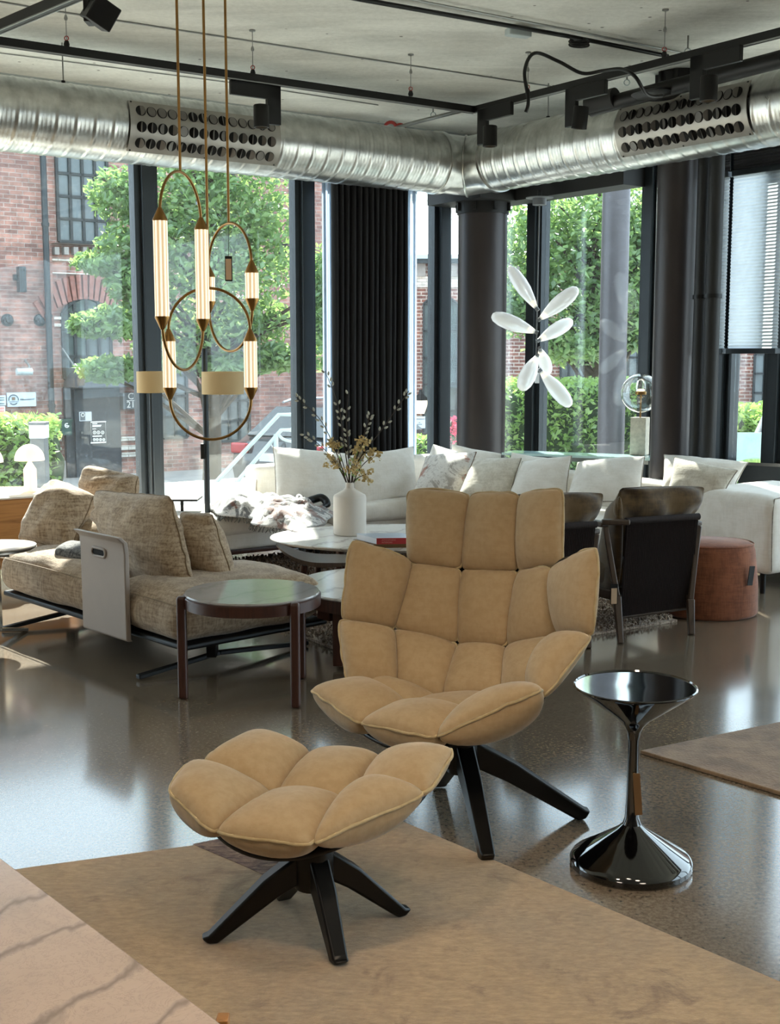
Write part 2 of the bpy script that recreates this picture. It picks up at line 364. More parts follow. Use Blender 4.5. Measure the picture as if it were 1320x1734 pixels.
    m, t, b, o = nt('frosted_petal_glass'); b.inputs['Base Color'].default_value = (.86, .9, .92, 1); b.inputs['Roughness'].default_value = .25; b.inputs['Transmission Weight'].default_value = .35; b.inputs['Emission Color'].default_value = (1, .97, .93, 1); b.inputs['Emission Strength'].default_value = .12
    bump(t, b, noisen(t, coords(t), 25, 4), .2, .004); M['petal'] = m
    M['petalbase'] = emit('petal_lit_base', (1, .85, .5), 1.6); M['shade'] = mat('sand_drum_shade', 'bfa67c', .85, var=.03)
    M['green'] = mat('green_metal', '28463f', .5); M['travertine'] = mat('travertine', 'b9b2a2', .6, var=.2, vs=30, bs=.4, bscale=40)
    M['glasstop'] = mat('pale_glass_top', 'b9d9d8', .08, spec=.8); M['paper'] = mat('white_paper', 'd9dbe0', .7, var=.03); M['bookred'] = mat('red_book_cloth', 'b8363a', .55, var=.05); M['bookbrown'] = mat('brown_book_cloth', '6b4f2e', .6)
    M['cover'] = mat('pale_book_cover', 'b8c0cc', .3, var=.12, vs=12); M['textw'] = mat('white_lettering', 'e8e4e0', .6, var=.01); M['textd'] = mat('dark_lettering', '3c4a55', .6, var=.01)
    M['tagp'] = mat('price_card_paper', 'c9ac8e', .7); M['pinklet'] = mat('pink_lettering', 'e09a92', .6, var=.01); M['knit'] = fabric('grey_knit', '75736f', '1e1d1d', mottled=60, slub=.6, bs=.8)
mk()
def mk2():
    # hand-knotted rug, weathered
    m, t, b, o = nt('weathered_rug'); v = coords(t)
    f = noisen(t, v, 2.1, 6, .65, .5); f2 = noisen(t, coords(t, (1, 3, 1)), 34, 5, .7); f3 = noisen(t, v, 5.5, 5, .7, .8)
    a = ramp(t, f, [(.32, hexc('80705c')), (.48, hexc('a08462')), (.55, hexc('ad9068')), (.68, hexc('c6a67c'))]); a = mixc(t, .55, a, ramp(t, f2, [(.3, hexc('7d6448')), (.7, hexc('c4a880'))]))
    a = mixc(t, ramp(t, f3, [(.58, (0,) * 3), (.68, (.6,) * 3)]), a, hexc('6d4f38'))
    t.links.new(a, b.inputs['Base Color']); b.inputs['Roughness'].default_value = .92; b.inputs['Sheen Weight'].default_value = .3; bump(t, b, noisen(t, coords(t, (1, 2, 1)), 160, 4, .7), .7, .006); M['rug'] = m
    m, t, b, o = nt('rug_inset'); v = coords(t); f = noisen(t, coords(t, (1, 3, 1)), 22, 6, .75, .6)
    t.links.new(ramp(t, f, [(.35, hexc('47393a')), (.5, hexc('6f5c56')), (.66, hexc('9c8674'))]), b.inputs['Base Color']); b.inputs['Roughness'].default_value = .95; bump(t, b, f, .6, .005); M['rugdark'] = m
    M['rug2'] = fabric('brown_wool_rug', '8d7358', '6c543e', mottled=8, slub=.3, bs=.9)
    M['shag2'] = fabric('brown_shag_pile', '7a624e', '3a2b20', mottled=70, slub=.3, bs=1.0)
    M['shag'] = fabric('shag_pile', 'cdbba8', '7e695a', mottled=70, slub=.3, bs=1.0)
    # patterned throw
    def patt(name, base, d1, d2, sc):
        m, t, b, o = nt(name); v = coords(t)
        f = noisen(t, v, sc, 6, .7, 1.4); f2 = noisen(t, coords(t, (1, 1, 2)), sc * .7, 4, .6, .8); f3 = noisen(t, v, sc * 7, 5, .8, .5)
        a = mixc(t, ramp(t, f, [(.5, (0,) * 3), (.56, (.85,) * 3)]), base, d1); a = mixc(t, ramp(t, f2, [(.56, (0,) * 3), (.6, (.8,) * 3)]), a, d2)
        a = mixc(t, ramp(t, f3, [(.52, (0,) * 3), (.6, (.5,) * 3)]), a, d1)
        t.links.new(a, b.inputs['Base Color']); b.inputs['Roughness'].default_value = .9; b.inputs['Sheen Weight'].default_value = .3; bump(t, b, f3, .4, .004); return m
    M['throw'] = patt('patterned_throw_cloth', hexc('c9c6c2'), hexc('2c2c30'), hexc('6e3f2c'), 6.5)
    M['pattpillow'] = patt('patterned_pillow_cloth', hexc('dcd8d2'), hexc('9a928a'), hexc('a0543a'), 5)
    # brick (object coordinates: x along, z up)
    def brick(name, c1, c2, mortar, bw=.23, bh=.075, k=.006, dark=None):
        m, t, b, o = nt(name); tc = t.nodes.new('ShaderNodeTexCoord'); sx = t.nodes.new('ShaderNodeSeparateXYZ'); cx = t.nodes.new('ShaderNodeCombineXYZ')
        t.links.new(tc.outputs['Object'], sx.inputs[0]); t.links.new(sx.outputs[0], cx.inputs[0]); t.links.new(sx.outputs[2], cx.inputs[1])
        bt = t.nodes.new('ShaderNodeTexBrick'); t.links.new(cx.outputs[0], bt.inputs['Vector'])
        bt.inputs['Scale'].default_value = 1; bt.inputs['Brick Width'].default_value = bw; bt.inputs['Row Height'].default_value = bh; bt.inputs['Mortar Size'].default_value = k
        bt.inputs['Color1'].default_value = (*hexc(c1), 1); bt.inputs['Color2'].default_value = (*hexc(c2), 1); bt.inputs['Mortar'].default_value = (*hexc(mortar), 1); bt.inputs['Bias'].default_value = -.1
        f = noisen(t, cx.outputs[0], 4.5, 6, .7); c_ = mixc(t, 1.0, bt.outputs[0], ramp(t, f, [(.3, (.5,) * 3), (.5, (.95,) * 3), (.7, (1.45, 1.35, 1.3))]), 'MULTIPLY')
        f2 = noisen(t, cx.outputs[0], .55, 3, .6); c_ = mixc(t, ramp(t, f2, [(.4, (0,) * 3), (.7, (.6,) * 3)]), c_, hexc(dark or '5b4240'))
        t.links.new(c_, b.inputs['Base Color']); b.inputs['Roughness'].default_value = .9; bump(t, b, bt.outputs['Fac'], -.5, .01); return m
    M['brick'] = brick('red_brick', 'a87c70', '7c5a54', 'a29892', dark='6f5854'); M['brick2'] = brick('brown_brick', '8a5c4e', '6e473e', 'b9aea4', .25, .085, .012)
    M['glaze'] = brick('white_glazed_brick', 'd9d4cc', 'c9c3ba', '8a8278', .23, .075, .006, 'bdb6ad')
    def leaf(name, a, c):
        m, t, b, o = nt(name); t.nodes.remove(b); v = coords(t)
        cc = ramp(t, noisen(t, v, 3.5, 3), [(.3, hexc(a)), (.7, hexc(c))]); d = t.nodes.new('ShaderNodeBsdfDiffuse'); tl = t.nodes.new('ShaderNodeBsdfTranslucent'); g = t.nodes.new('ShaderNodeBsdfGlossy'); g.inputs['Roughness'].default_value = .4
        t.links.new(cc, d.inputs[0]); t.links.new(mixc(t, .5, cc, (.46, .66, .16)), tl.inputs[0]); m1 = t.nodes.new('ShaderNodeMixShader'); m1.inputs[0].default_value = .45
        t.links.new(d.outputs[0], m1.inputs[1]); t.links.new(tl.outputs[0], m1.inputs[2]); m2 = t.nodes.new('ShaderNodeMixShader'); m2.inputs[0].default_value = .06; t.links.new(m1.outputs[0], m2.inputs[1]); t.links.new(g.outputs[0], m2.inputs[2]); t.links.new(m2.outputs[0], o.inputs[0]); return m
    M['leaf'] = leaf('tree_leaves', '45684a', '7d9c66'); M['leaf2'] = leaf('hedge_leaves', '56803f', '9dba68'); M['bark'] = mat('bark', '3f352c', .9, var=.3, vs=20, bs=.5)
    def translucent(name, c, k=.5, tp=.0):
        m, t, b, o = nt(name); t.nodes.remove(b); c = hexc(c); d = t.nodes.new('ShaderNodeBsdfDiffuse'); tl = t.nodes.new('ShaderNodeBsdfTranslucent')
        cc = ramp(t, noisen(t, coords(t), 12, 3), [(.3, tuple(x * .93 for x in c)), (.7, c)]); t.links.new(cc, d.inputs[0]); t.links.new(cc, tl.inputs[0])
        m1 = t.nodes.new('ShaderNodeMixShader'); m1.inputs[0].default_value = k; t.links.new(d.outputs[0], m1.inputs[1]); t.links.new(tl.outputs[0], m1.inputs[2])
        tr = t.nodes.new('ShaderNodeBsdfTransparent'); m2 = t.nodes.new('ShaderNodeMixShader'); m2.inputs[0].default_value = tp; t.links.new(m1.outputs[0], m2.inputs[1]); t.links.new(tr.outputs[0], m2.inputs[2]); t.links.new(m2.outputs[0], o.inputs[0]); return m
    M['blind'] = translucent('pleated_blind_cloth', 'd6dee4', .7); M['blinddark'] = mat('dark_pleated_blind', '3a3b3f', .8); M['sheer'] = translucent('sheer_curtain', 'c8d6e4', .6, .25)
    M['paving'] = mat('pale_paving', 'c2beb6', .8, var=.1, vs=2); M['asphalt'] = mat('street_asphalt', '8c8a88', .9, var=.12, vs=3)
    M['extglass'] = mat('old_window_glass', '4b5558', .12, var=.35, vs=2.2, spec=.7); M['extframe'] = mat('black_iron_glazing_bars', '23282b', .6); M['door'] = mat('black_street_door', '2b3138', .55, var=.1, vs=3)
    M['stone'] = mat('grey_stone', '8d8782', .9, var=.15, vs=6); M['carpaint'] = mat('dark_grey_car_paint', '34373c', .2, .3, coat=1); M['carglass'] = mat('dark_car_glass', '1c2022', .08, spec=.8); M['tail'] = mat('red_tail_light', 'b01822', .2, spec=.7)
    M['silver'] = mat('silver_paint', 'b9bcc0', .3, .6); M['whitemetal'] = mat('white_painted_metal', 'b4c0c2', .4); M['signwhite'] = mat('pale_blue_sign', 'c6d4e2', .5, var=.02); M['rubber'] = mat('tyre_rubber', '1a1a1a', .8); M['bollard'] = mat('grey_metal_post', '6d7174', .5)
    M['redm'] = mat('red_clamp', '9a2a22', .5); M['greypipe'] = mat('galvanised_pipe', '8f918f', .4, .7); M['plywood'] = mat('pale_timber', 'b99a68', .7)
mk2()

# ================================================================ the room
AL, BL, HC, HW, HS = 12.0, 14.5, 3.6, 3.25, 2.9        # wall lengths, ceiling height, window head
def quadprism(pts, z0, z1):
    mb = MB(); n = len(pts)
    if (pts[1].x - pts[0].x) * (pts[2].y - pts[1].y) - (pts[1].y - pts[0].y) * (pts[2].x - pts[1].x) < 0: pts = pts[::-1]
    vs = [Vector((p.x, p.y, z0)) for p in pts] + [Vector((p.x, p.y, z1)) for p in pts]
    return mb.add(vs, [tuple(range(n))[::-1], tuple(range(n, 2 * n))] + [(i, (i + 1) % n, (i + 1) % n + n, i + n) for i in range(n)])
def abbox(a0, a1, b0, b1, z0, z1): return quadprism([Wp(a0, b0), Wp(a1, b0), Wp(a1, b1), Wp(a0, b1)], z0, z1)
struct(abbox(-.15, AL + .15, -.15, BL + .15, -.2, 0).build('floor', M['floor'], flat=True), 'polished concrete showroom floor', 'floor')
struct(abbox(-.15, AL + .15, -.15, BL + .15, HC, HC + .25).build('ceiling', M['ceil'], flat=True), 'cast concrete ceiling', 'ceiling')
struct(abbox(-.15, AL + .15, -.15, .0, HW, HC).build('wall_left', M['plaster'], flat=True), 'grey wall band above the left windows', 'wall')
struct(abbox(-.15, 0, 0, BL + .15, HW, HC).build('wall_right', M['plaster'], flat=True), 'grey wall band above the right windows', 'wall')
struct(abbox(AL, AL + .15, 0, BL, 0, HC).build('wall_far_left', M['backwall'], flat=True), 'plain wall beyond the left side of the room', 'wall')
struct(abbox(0, AL, BL, BL + .15, 0, HC).build('wall_back', M['backwall'], flat=True), 'plain wall behind the viewer', 'wall')
def a_of(px): return ab(onplane(px, 600, CG, -EB))[0]
def b_of(px): return ab(onplane(px, 600, CG, EA))[1]
struct(abbox(.09, a_of(712), .09, .85, HS, HS + .12).build('trim_1', M['soffit'], flat=True), 'black soffit over the left windows', 'trim')
struct(abbox(.09, .34, .85, b_of(1097), HS, HS + .3).build('trim_2', M['soffit'], flat=True), 'black soffit over the right windows', 'trim')

def a_of(px): return ab(onplane(px, 600, CG, -EB))[0]
def b_of(px): return ab(onplane(px, 600, CG, EA))[1]
postsA = [0.0, a_of(743), a_of(513), a_of(249), a_of(249) + 2.2, a_of(249) + 4.5, a_of(249) + 6.6, AL]
postsB = [0.0, b_of(908), b_of(1102), b_of(1228), b_of(1320), b_of(1320) + 2.4, b_of(1320) + 4.8, b_of(1320) + 7, BL]
nwin = [0]; ntr = [2]
def window(side, s0, s1):
    nwin[0] += 1
    def bx(u0, u1, d0, d1, z0, z1):
        return abbox(u0, u1, d0, d1, z0, z1) if side == 'A' else abbox(d0, d1, u0, u1, z0, z1)
    m = MB(); w = .05
    for (u0, u1, z0, z1) in ((s0 + .05, s1 - .05, 0, .08), (s0 + .05, s1 - .05, HW - .08, HW), (s0 + .05, s0 + .05 + w, .08, HW - .08), (s1 - .05 - w, s1 - .05, .08, HW - .08)):
        q = bx(u0, u1, -.05, .05, z0, z1); m.add(q.v, q.f)
    f = m.build('window_%d' % nwin[0], M['frame'], flat=True); struct(f, 'dark framed shopfront window, %s wall' % ('left' if side == 'A' else 'right'), 'window')
    g = bx(s0 + .1, s1 - .1, -.006, .006, .08, HW - .08).build('pane', M['glass'], f, flat=True)
for i in range(len(postsA) - 1): window('A', postsA[i], postsA[i + 1])
for i in range(len(postsB) - 1): window('B', postsB[i], postsB[i + 1])
for s, ps in (('A', postsA), ('B', postsB)):
    for p in ps[(0 if s == 'A' else 1):-1]:
        ntr[0] += 1
        if p == 0: q = abbox(-.08, .1, -.08, .1, 0, HW)
        elif s == 'A': q = abbox(p - .06, p + .05, -.09, .09, 0, HW)
        else: q = abbox(-.09, .09, p - .05, p + .05, 0, HW)
        struct(q.build('trim_%d' % ntr[0], M['frame'], flat=True, bevel=.006), 'dark metal window post', 'trim')

# round columns
def column(c, r, z0, z1, label, name='round_column'):
    t = thing(name, Vector((c.x, c.y, z0)), label, 'column')
    MB().lathe([(r, z0), (r, z1)], (c.x, c.y, 0), 64).build('shaft', M['column'], t)
    MB().lathe([(r + .012, z1 - .10), (r + .012, z1)], (c.x, c.y, 0), 64).build('collar', M['soffit'], t)
    for k in range(8):
        q = 2 * math.pi * (k + .5) / 8
        MB().box((c.x + (r + .02) * math.cos(q), c.y + (r + .02) * math.sin(q), z1 - .04), (.03, .03, .07), q).build('bracket', M['soffit'], t)
    return t
c1 = P(815, 600, 11.35); column(c1, .222, 0, HS, 'dark brown round column in the corner beside the black curtain')
c2 = P(1138, 600, 9.35); column(c2, .147, 0, HC, 'dark brown round column right of the globe lamp')
for (px, Y, r, lab) in ((1183, 9.1, .05, 'slim dark pipe touching the right round column'), (1203, 8.95, .055, 'slim dark pipe nearest the pleated blind')):
    c = P(px, 600, Y); t = thing('standpipe', (c.x, c.y, 0), lab, 'pipe'); MB().lathe([(r, 0), (r, HC)], (c.x, c.y, 0), 32).build('pipe', M['soffit'], t)
    MB().lathe([(r + .01, 1.95), (r + .01, 1.98)], (c.x, c.y, 0), 32).build('clamp', M['black'], t)

# ================================================================ spiral ducts
DC = Vector((0.64, 10.5, 3.10)); DR = .237
def spiral(a, b, r, pitch=.13):
    d = (b - a); L = d.length; t = d.normalized(); u = Vector((0, 0, 1)); w = t.cross(u).normalized(); n = 72; per = 13; N = int(L / pitch * per); vs = []; fs = []
    prof = [.005, .005, 0, 0, .0018, .0018, 0, .0018, .0018, 0, .0018, .0018, 0]
    for i in range(N + 1):
        s_ = i / per
        for k in range(n):
            q = k / n; ph = (s_ + q) % 1.0 * per; i0 = int(ph) % per; fr = ph - int(ph); h = prof[i0] * (1 - fr) + prof[(i0 + 1) % per] * fr
            rr = r + h; th = 2 * math.pi * q; vs.append(a + t * (L * i / N) + (u * math.cos(th) + w * math.sin(th)) * rr)
    for i in range(N):
        for k in range(n): l = (k + 1) % n; fs.append((i * n + k, i * n + l, (i + 1) * n + l, (i + 1) * n + k))
    return MB().add(vs, fs)
def duct(a, b, label, tseg):
    t = thing('spiral_duct', (min(a.x, b.x) * .5 + max(a.x, b.x) * .5, (a.y + b.y) / 2, a.z - DR), label, 'duct')
    spiral(a, b, DR).build('duct_shell', M['duct'], t, ang=80)
    d = (b - a).normalized(); u = Vector((0, 0, 1)); w = d.cross(u).normalized()
    if w.y > 0: w = -w                      # towards the room
    for s_ in (.0, 1.0):
        p = a.lerp(b, s_); q = p + d * (.05 if s_ == 0 else -.05)
        MB().tube([p, q], DR + .014, 72).build('joint_ring', M['duct'], t)
    # nozzle plate
    s0, s1 = tseg
    pl = MB(); N = 12; vs = []
    angs = [R(-47 + 80 * i / N) for i in range(N + 1)]
    for s_ in (s0, s1):
        for rr in (DR + .012, DR + .018):
            for g in angs: vs.append(a + d * s_ + (w * math.cos(g) + u * math.sin(g)) * rr)
    n1 = N + 1; fs = []
    for i in range(N): fs += [(n1 + i, n1 + i + 1, 3 * n1 + i + 1, 3 * n1 + i), (i, 2 * n1 + i, 2 * n1 + i + 1, i + 1)]
    fs += [(0, n1, 3 * n1, 2 * n1), (N, 2 * n1 + N, 3 * n1 + N, n1 + N)] + [(i, i + 1, n1 + i + 1, n1 + i) for i in range(N)] + [(2 * n1 + i, 3 * n1 + i, 3 * n1 + i + 1, 2 * n1 + i + 1) for i in range(N)]
    pl.add(vs, fs); plate = pl.build('nozzle_plate', M['ventplate'], t)
    rnd = random.Random(3)
    cols = 14; step = (s1 - s0 - .08) / cols
    for i in range(cols):
        for j, g in enumerate((-31, -7, 17)):
            gg = R(g); nn = w * math.cos(gg) + u * math.sin(gg); up = -w * math.sin(gg) + u * math.cos(gg); c = a + d * (s0 + .04 + step * (i + .5)) + nn * (DR + .0185)
            nz = MB(); nz.cm = 0; r = .036; ring = [c + (d * math.cos(2 * math.pi * k / 20) + up * math.sin(2 * math.pi * k / 20)) * r for k in range(20)]
            nz.add(ring + [p + nn * .002 for p in ring], [tuple(range(20)), tuple(range(20, 40))] + [(k, (k + 1) % 20, (k + 1) % 20 + 20, k + 20) for k in range(20)])  # flat disc on the plate, its dark colour stands in for the hole's shade
            nz.cm = 1; tilt = rnd.choice((-.9, -.5, .4, .8, .1, .95)); vd = (d * math.cos(tilt) + nn * math.sin(tilt)); vn = (nn * math.cos(tilt) - d * math.sin(tilt)); rot = rnd.uniform(-.3, .3)
            vd2 = vd * math.cos(rot) + up * math.sin(rot); up2 = up * math.cos(rot) - vd * math.sin(rot)
            e = [c + nn * .004 + (vd2 * math.cos(2 * math.pi * k / 20) * .9 + up2 * math.sin(2 * math.pi * k / 20)) * r * .93 for k in range(20)]
            nz.add([p + vn * .0015 for p in e] + [p - vn * .0015 for p in e], [tuple(range(20)), tuple(range(20, 40))[::-1]] + [(k, k + 20, (k + 1) % 20 + 20, (k + 1) % 20) for k in range(20)])
            nz.build('air_nozzle', [M['hole_shade'], M['vane']], plate, flat=True)
    for s_ in (s0 + .02, (s0 + s1) / 2, s1 - .02):
        for g in (-45, 31):
            gg = R(g); nn = w * math.cos(gg) + u * math.sin(gg); MB().lathe([(.006, 0), (.006, .003), (0, .004)], a + d * s_ + nn * (DR + .018), 10, M=nn.to_track_quat('Z', 'Y').to_matrix()).build('rivet', M['black'], plate)
    return t
def dist_on(px, base, d, y=240):     # metres along a duct for a picture column
    n = Vector((0, 0, 1)).cross(d); return (onplane(px, y, base, n) - base).dot(d)
dA = -EA; dB = EB
LA = 6.3; LB = 7.2
pa = DC + dA * .30; pb = DC + dB * .36
duct(pa, DC + dA * LA, 'silver spiral duct with nozzle plate along the left windows', (dist_on(446, pa, dA), dist_on(196, pa, dA)))
duct(pb, DC + dB * LB, 'silver spiral duct with nozzle plate along the right windows', (dist_on(1083, pb, dB, 230), dist_on(1306, pb, dB, 200)))
t = thing('duct_elbow', DC - Vector((0, 0, DR)), 'smooth silver elbow joining the two spiral ducts in the corner', 'duct')
vs = []; nn_ = 72
for base_, wv in ((DC + dA * .31, dB), (DC + dA * .02, None), (DC + dB * .37, dA)):
    for k in range(nn_):
        q = 2 * math.pi * k / nn_; hv = (dA + dB) * (DR * math.cos(q)) if wv is None else wv * (DR * math.cos(q)); vs.append((DC if wv is None else base_) + hv + Vector((0, 0, 1)) * DR * math.sin(q))
MB().add(vs, [(i * nn_ + k, i * nn_ + (k + 1) % nn_, (i + 1) * nn_ + (k + 1) % nn_, (i + 1) * nn_ + k) for i in range(2) for k in range(nn_)]).build('elbow_shell', M['duct'], t)
bis = (dA + dB).normalized(); sd_ = bis.cross(Vector((0, 0, 1))).normalized()
MB().tube([DC + (bis * math.cos(q) * DR * 1.425 + Vector((0, 0, 1)) * math.sin(q) * (DR + .006)) for q in [2 * math.pi * k / 48 for k in range(48)]], .008, 6, closed=True).build('seam_ring', M['duct'], t)

# duct hangers
def hanger(px, ytop, ybot, Y, lab, cat='wire', group=None):
    a = P(px, ytop, Y); b = P(px, ybot, Y); t = thing('suspension_wire', (b.x, b.y, b.z), lab, cat, group)
    a.z = HC; MB().tube([b, Vector((b.x, b.y, HC))], .004, 6).build('wire', M['greypipe'], t)
    MB().lathe([(.012, 0), (.012, .02)], b, 10).build('clip', M['black'], t); return t

# ================================================================ ceiling tracks
TZ = 3.29
def track(a, b, label, w=.035, h=.045, m='black'):
    t = thing('lighting_track', ((a.x + b.x) / 2, (a.y + b.y) / 2, a.z), label, 'lighting track')
    MB().bar(a, b, w, h).build('rail', M[m], t, flat=True)
    d = (b - a).normalized(); s_ = d.cross(Vector((0, 0, 1)))
    for k in (-1, 1):
        o_ = s_ * (w / 2 - .004) * k - Vector((0, 0, h / 2 + .003)); MB().bar(a + o_, b + o_, .006, .006).build('rail_lip', M['greypipe'], t, flat=True)
    return t
tc = G(803, 186, TZ); ta = G(0, 70, TZ); da = (tc - ta).normalized(); ta = tc - da * 6.2
tb = G(1320, 55, TZ); db = (tb - tc).normalized(); tb = tc + db * 6
track(ta, tc, 'long black lighting track hung over the left side'); track(tc + db * .02, tb, 'long black lighting track hung over the right side')
a3 = G(0, 45, TZ); b3 = G(118, -5, TZ); d3 = (b3 - a3).normalized(); track(a3 - d3 * .8, b3 + d3 * .8, 'short silver edged lighting track in the top left corner of the view', .05, .05)
def wire(px, py, ytop, lab):
    b = G(px, py, TZ + .03); t = thing('suspension_wire', b, lab, 'wire')
    MB().tube([b + Vector((0, 0, .04)), Vector((b.x, b.y, HC))], .003, 6).build('cable', M['greypipe'], t)
    MB().tube(arc(b + Vector((0, 0, .05)), (1, 0, 0), (0, 0, 1), .012, 0, 360, 14), .003, 6).build('eyelet', M['redm'], t)
    MB().lathe([(.014, 0), (.018, .015), (.012, .035)], b, 14).build('track_clamp', M['black'], t)
    MB().lathe([(.008, 0), (.011, .012), (.006, .03)], b + Vector((0, 0, .15)), 12).build('wire_gripper', M['greypipe'], t)
    MB().lathe([(.02, 0), (.02, .008)], Vector((b.x, b.y, HC - .008)), 14).build('ceiling_plate', M['greypipe'], t)
for px, py, lab in ((113, 80, 'wire holding the left track, nearest the window edge at far left'), (428, 128, 'wire holding the left track above its black spotlight'), (695, 163, 'wire holding the left track near the duct corner'),
                    (893, 160, 'wire holding the right track beside the black cable loop'), (1124, 98, 'wire holding the right track above the conduit end')):
    wire(px, py, 0, lab)
def duct_wire(p, lab):
    t = thing('duct_hanger', p, lab, 'wire'); MB().tube([p, Vector((p.x, p.y, HC))], .005, 8).build('rod', M['greypipe'], t); MB().lathe([(.014, -.01), (.014, .02)], p, 10).build('rod_clip', M['black'], t)
duct_wire(DC + dA * dist_on(109, DC, dA, 200) + Vector((0, 0, DR)), 'thin rod from ceiling to the left duct'); duct_wire(DC + dB * dist_on(927, DC, dB, 230) + Vector((0, 0, DR)), 'thin rod from ceiling to the right duct')

def spot(p, d, label, tilt=0, L=.36, drop=.14):
    # p: point under the track, d: direction of the flat arm plate
    d = Vector((d.x, d.y, 0)).normalized(); t = thing('track_spotlight', p + Vector((0, 0, -drop - .16)), label, 'spotlight')
    mb = MB(); mb.bar(p - d * L / 2, p + d * L / 2, .03, .09); mb.build('driver_box', M['black'], t, bevel=.004)
    MB().bar(p + d * (L / 2 - .05) + Vector((0, 0, .045)), p + d * (L / 2 - .05) + Vector((0, 0, -drop - .06)), .1, .03, up=d.cross(Vector((0, 0, 1)))).build('arm', M['black'], t, bevel=.004)
    Mx = Matrix.Rotation(tilt, 3, d.cross(Vector((0, 0, 1)))); c = p + d * (L / 2 - .15) + Vector((0, 0, -drop - .02)); s_ = d.cross(Vector((0, 0, 1)))
    if s_.y > 0: s_ = -s_
    c = c + s_ * .02
    MB().lathe([(.0, .07), (.046, .07), (.05, .065), (.05, -.07), (.042, -.07), (.04, -.05), (0, -.045)], c, 28, M=Mx).build('lamp_can', M['black'], t)
    MB().lathe([(.038, -.052), (.03, -.045), (0, -.044)], c, 20, M=Mx).build('lens', M['bulb'], t); return t
def on_tr(px, py, z=TZ - .07): return G(px, py, z)
spot(on_tr(432, 153), da, 'black spotlight on the left track in front of the duct'); spot(on_tr(838, 190), -db, 'black spotlight on the right track nearest the duct corner')
spot(on_tr(992, 155), -db, 'black spotlight on the right track above the middle of the right duct', .15); spot(on_tr(1212, 100), -db, 'black spotlight on the right track above the nozzle plate')
t = thing('track_spotlight', on_tr(170, 35, TZ - .25), 'square black spotlight head tilted at the top left edge', 'spotlight')
p = on_tr(160, 0, TZ - .05); MB().box(p + Vector((-.03, 0, 0)), (.03, .1, .22)).build('arm', M['black'], t, bevel=.004)
MB().box(on_tr(170, 22, TZ - .12), (.13, .16, .12), M=Matrix.Rotation(.55, 3, 'Y') @ Matrix.Rotation(.5, 3, 'Z')).build('lamp_head', M['black'], t, bevel=.006)

# conduits, cables, pipes under the ceiling
def line(name, pts, r, m, label, cat, part='tube', n=10):
    mb = MB().tube(pts, r, n); o = mb.build(name, M[m]); tag(o, label, cat); return o
cz = HC - .03
line('ceiling_conduit', [G(560, -10, cz), G(960, 61, cz), G(1130, 95, cz)], .014, 'black', 'black conduit running across the ceiling to the right track', 'conduit')
line('ceiling_conduit', [G(640, -12, cz + .01), G(990, 56, cz + .01), G(1165, 92, cz + .01)], .007, 'greypipe', 'thin grey conduit beside the black conduit on the ceiling', 'conduit')
line('ceiling_joint_line', [G(-30, -2, HC - .006), G(80, 17, HC - .006), G(660, 106, HC - .006), G(1010, 158, HC - .006)], .005, 'greypipe', 'thin tube drawn for the longest straight joint line across the ceiling', 'cable')  # added thin tube in place of a joint line in the ceiling
line('ceiling_joint_line', [G(-30, 86, HC - .006), G(390, 140, HC - .006), G(640, 178, HC - .006)], .004, 'greypipe', 'thin tube drawn for the ceiling joint line between track and left duct', 'cable')
tag(MB().box(G(877, 56, cz - .01), (.16, .07, .045), R(25)).build('junction_box', M['whitemetal'], bevel=.006), 'small white junction box on the black ceiling conduit', 'junction box')
cc = G(980, 68, cz - .02); mb = MB()
for k in range(4): mb.tube(arc(cc + Vector((0, 0, -.01 * k)), (1, 0, 0), (0, .9, .45), .055 + .008 * (k % 2), 0, 360, 24), .006, 6, closed=True)
tag(mb.build('cable_coil', M['black']), 'coil of black cable hanging on the ceiling conduit', 'cable')
lp = [P(890, 190, 7.6), P(894, 170, 7.6), P(888, 120, 7.65), P(905, 90, 7.75), P(945, 104, 7.8), P(985, 124, 7.8), P(1020, 120, 7.75), P(1052, 117, 7.6), P(1075, 130, 7.5), P(1095, 160, 7.6), P(1120, 162, 7.8)]
line('hanging_cable', spline(lp, 8), .011, 'black', 'thick black cable looping over the right track', 'cable')
line('sprinkler_pipe', [P(640, 226, 11.0), P(700, 208, 10.6), P(803, 182, 10.0)], .016, 'greypipe', 'grey pipe between the duct corner and the track corner', 'pipe')
c = P(661, 217, 10.8); tag(MB().tube(arc(c, (1, 0, 0), (0, 0, 1), .05, 0, 200, 10), .014, 8).tube(arc(c + Vector((.08, 0, -.01)), (1, 0, 0), (0, 0, 1), .04, 0, 180, 10), .014, 8).build('pipe_clamp', M['redm']), 'red clamp on the pipe above the left duct', 'clamp')
line('ventilation_pipe', [P(1000, 185, 8.8), P(1060, 168, 8.6), P(1330, 98, 7.4)], .052, 'black', 'thick black pipe behind the right duct', 'pipe', n=20)
mb = MB().tube([P(996, 178, 8.8), P(1042, 166, 8.65)], .07, 20); tag(mb.build('pipe_end', M['soffit']), 'black capped end of the pipe behind the right duct', 'pipe')
tag(MB().lathe([(0, .03), (.1, .02), (.16, 0), (.13, -.02), (0, -.02)], P(1110, 160, 8.3) , 28).build('loudspeaker', M['black']), 'flat black round fitting above the right duct', 'fitting')
for px, py, lab in ((733, 190, 'small sprinkler clip near the track corner'), (1061, 135, 'small white sprinkler under the right track'), (1164, 82, 'small white clip on the ceiling above the right track')):
    c = G(px, py, HC - .08); t = thing('ceiling_sprinkler', c - Vector((0, 0, .05)), lab, 'sprinkler')
    MB().tube([c + Vector((0, 0, .08)), c], .006, 8).build('stem', M['greypipe'], t); MB().tube(arc(c - Vector((0, 0, .02)), (1, 0, 0), (0, 0, 1), .02, 0, 360, 14), .004, 6, closed=True).build('clip_ring', M['whitemetal'], t)
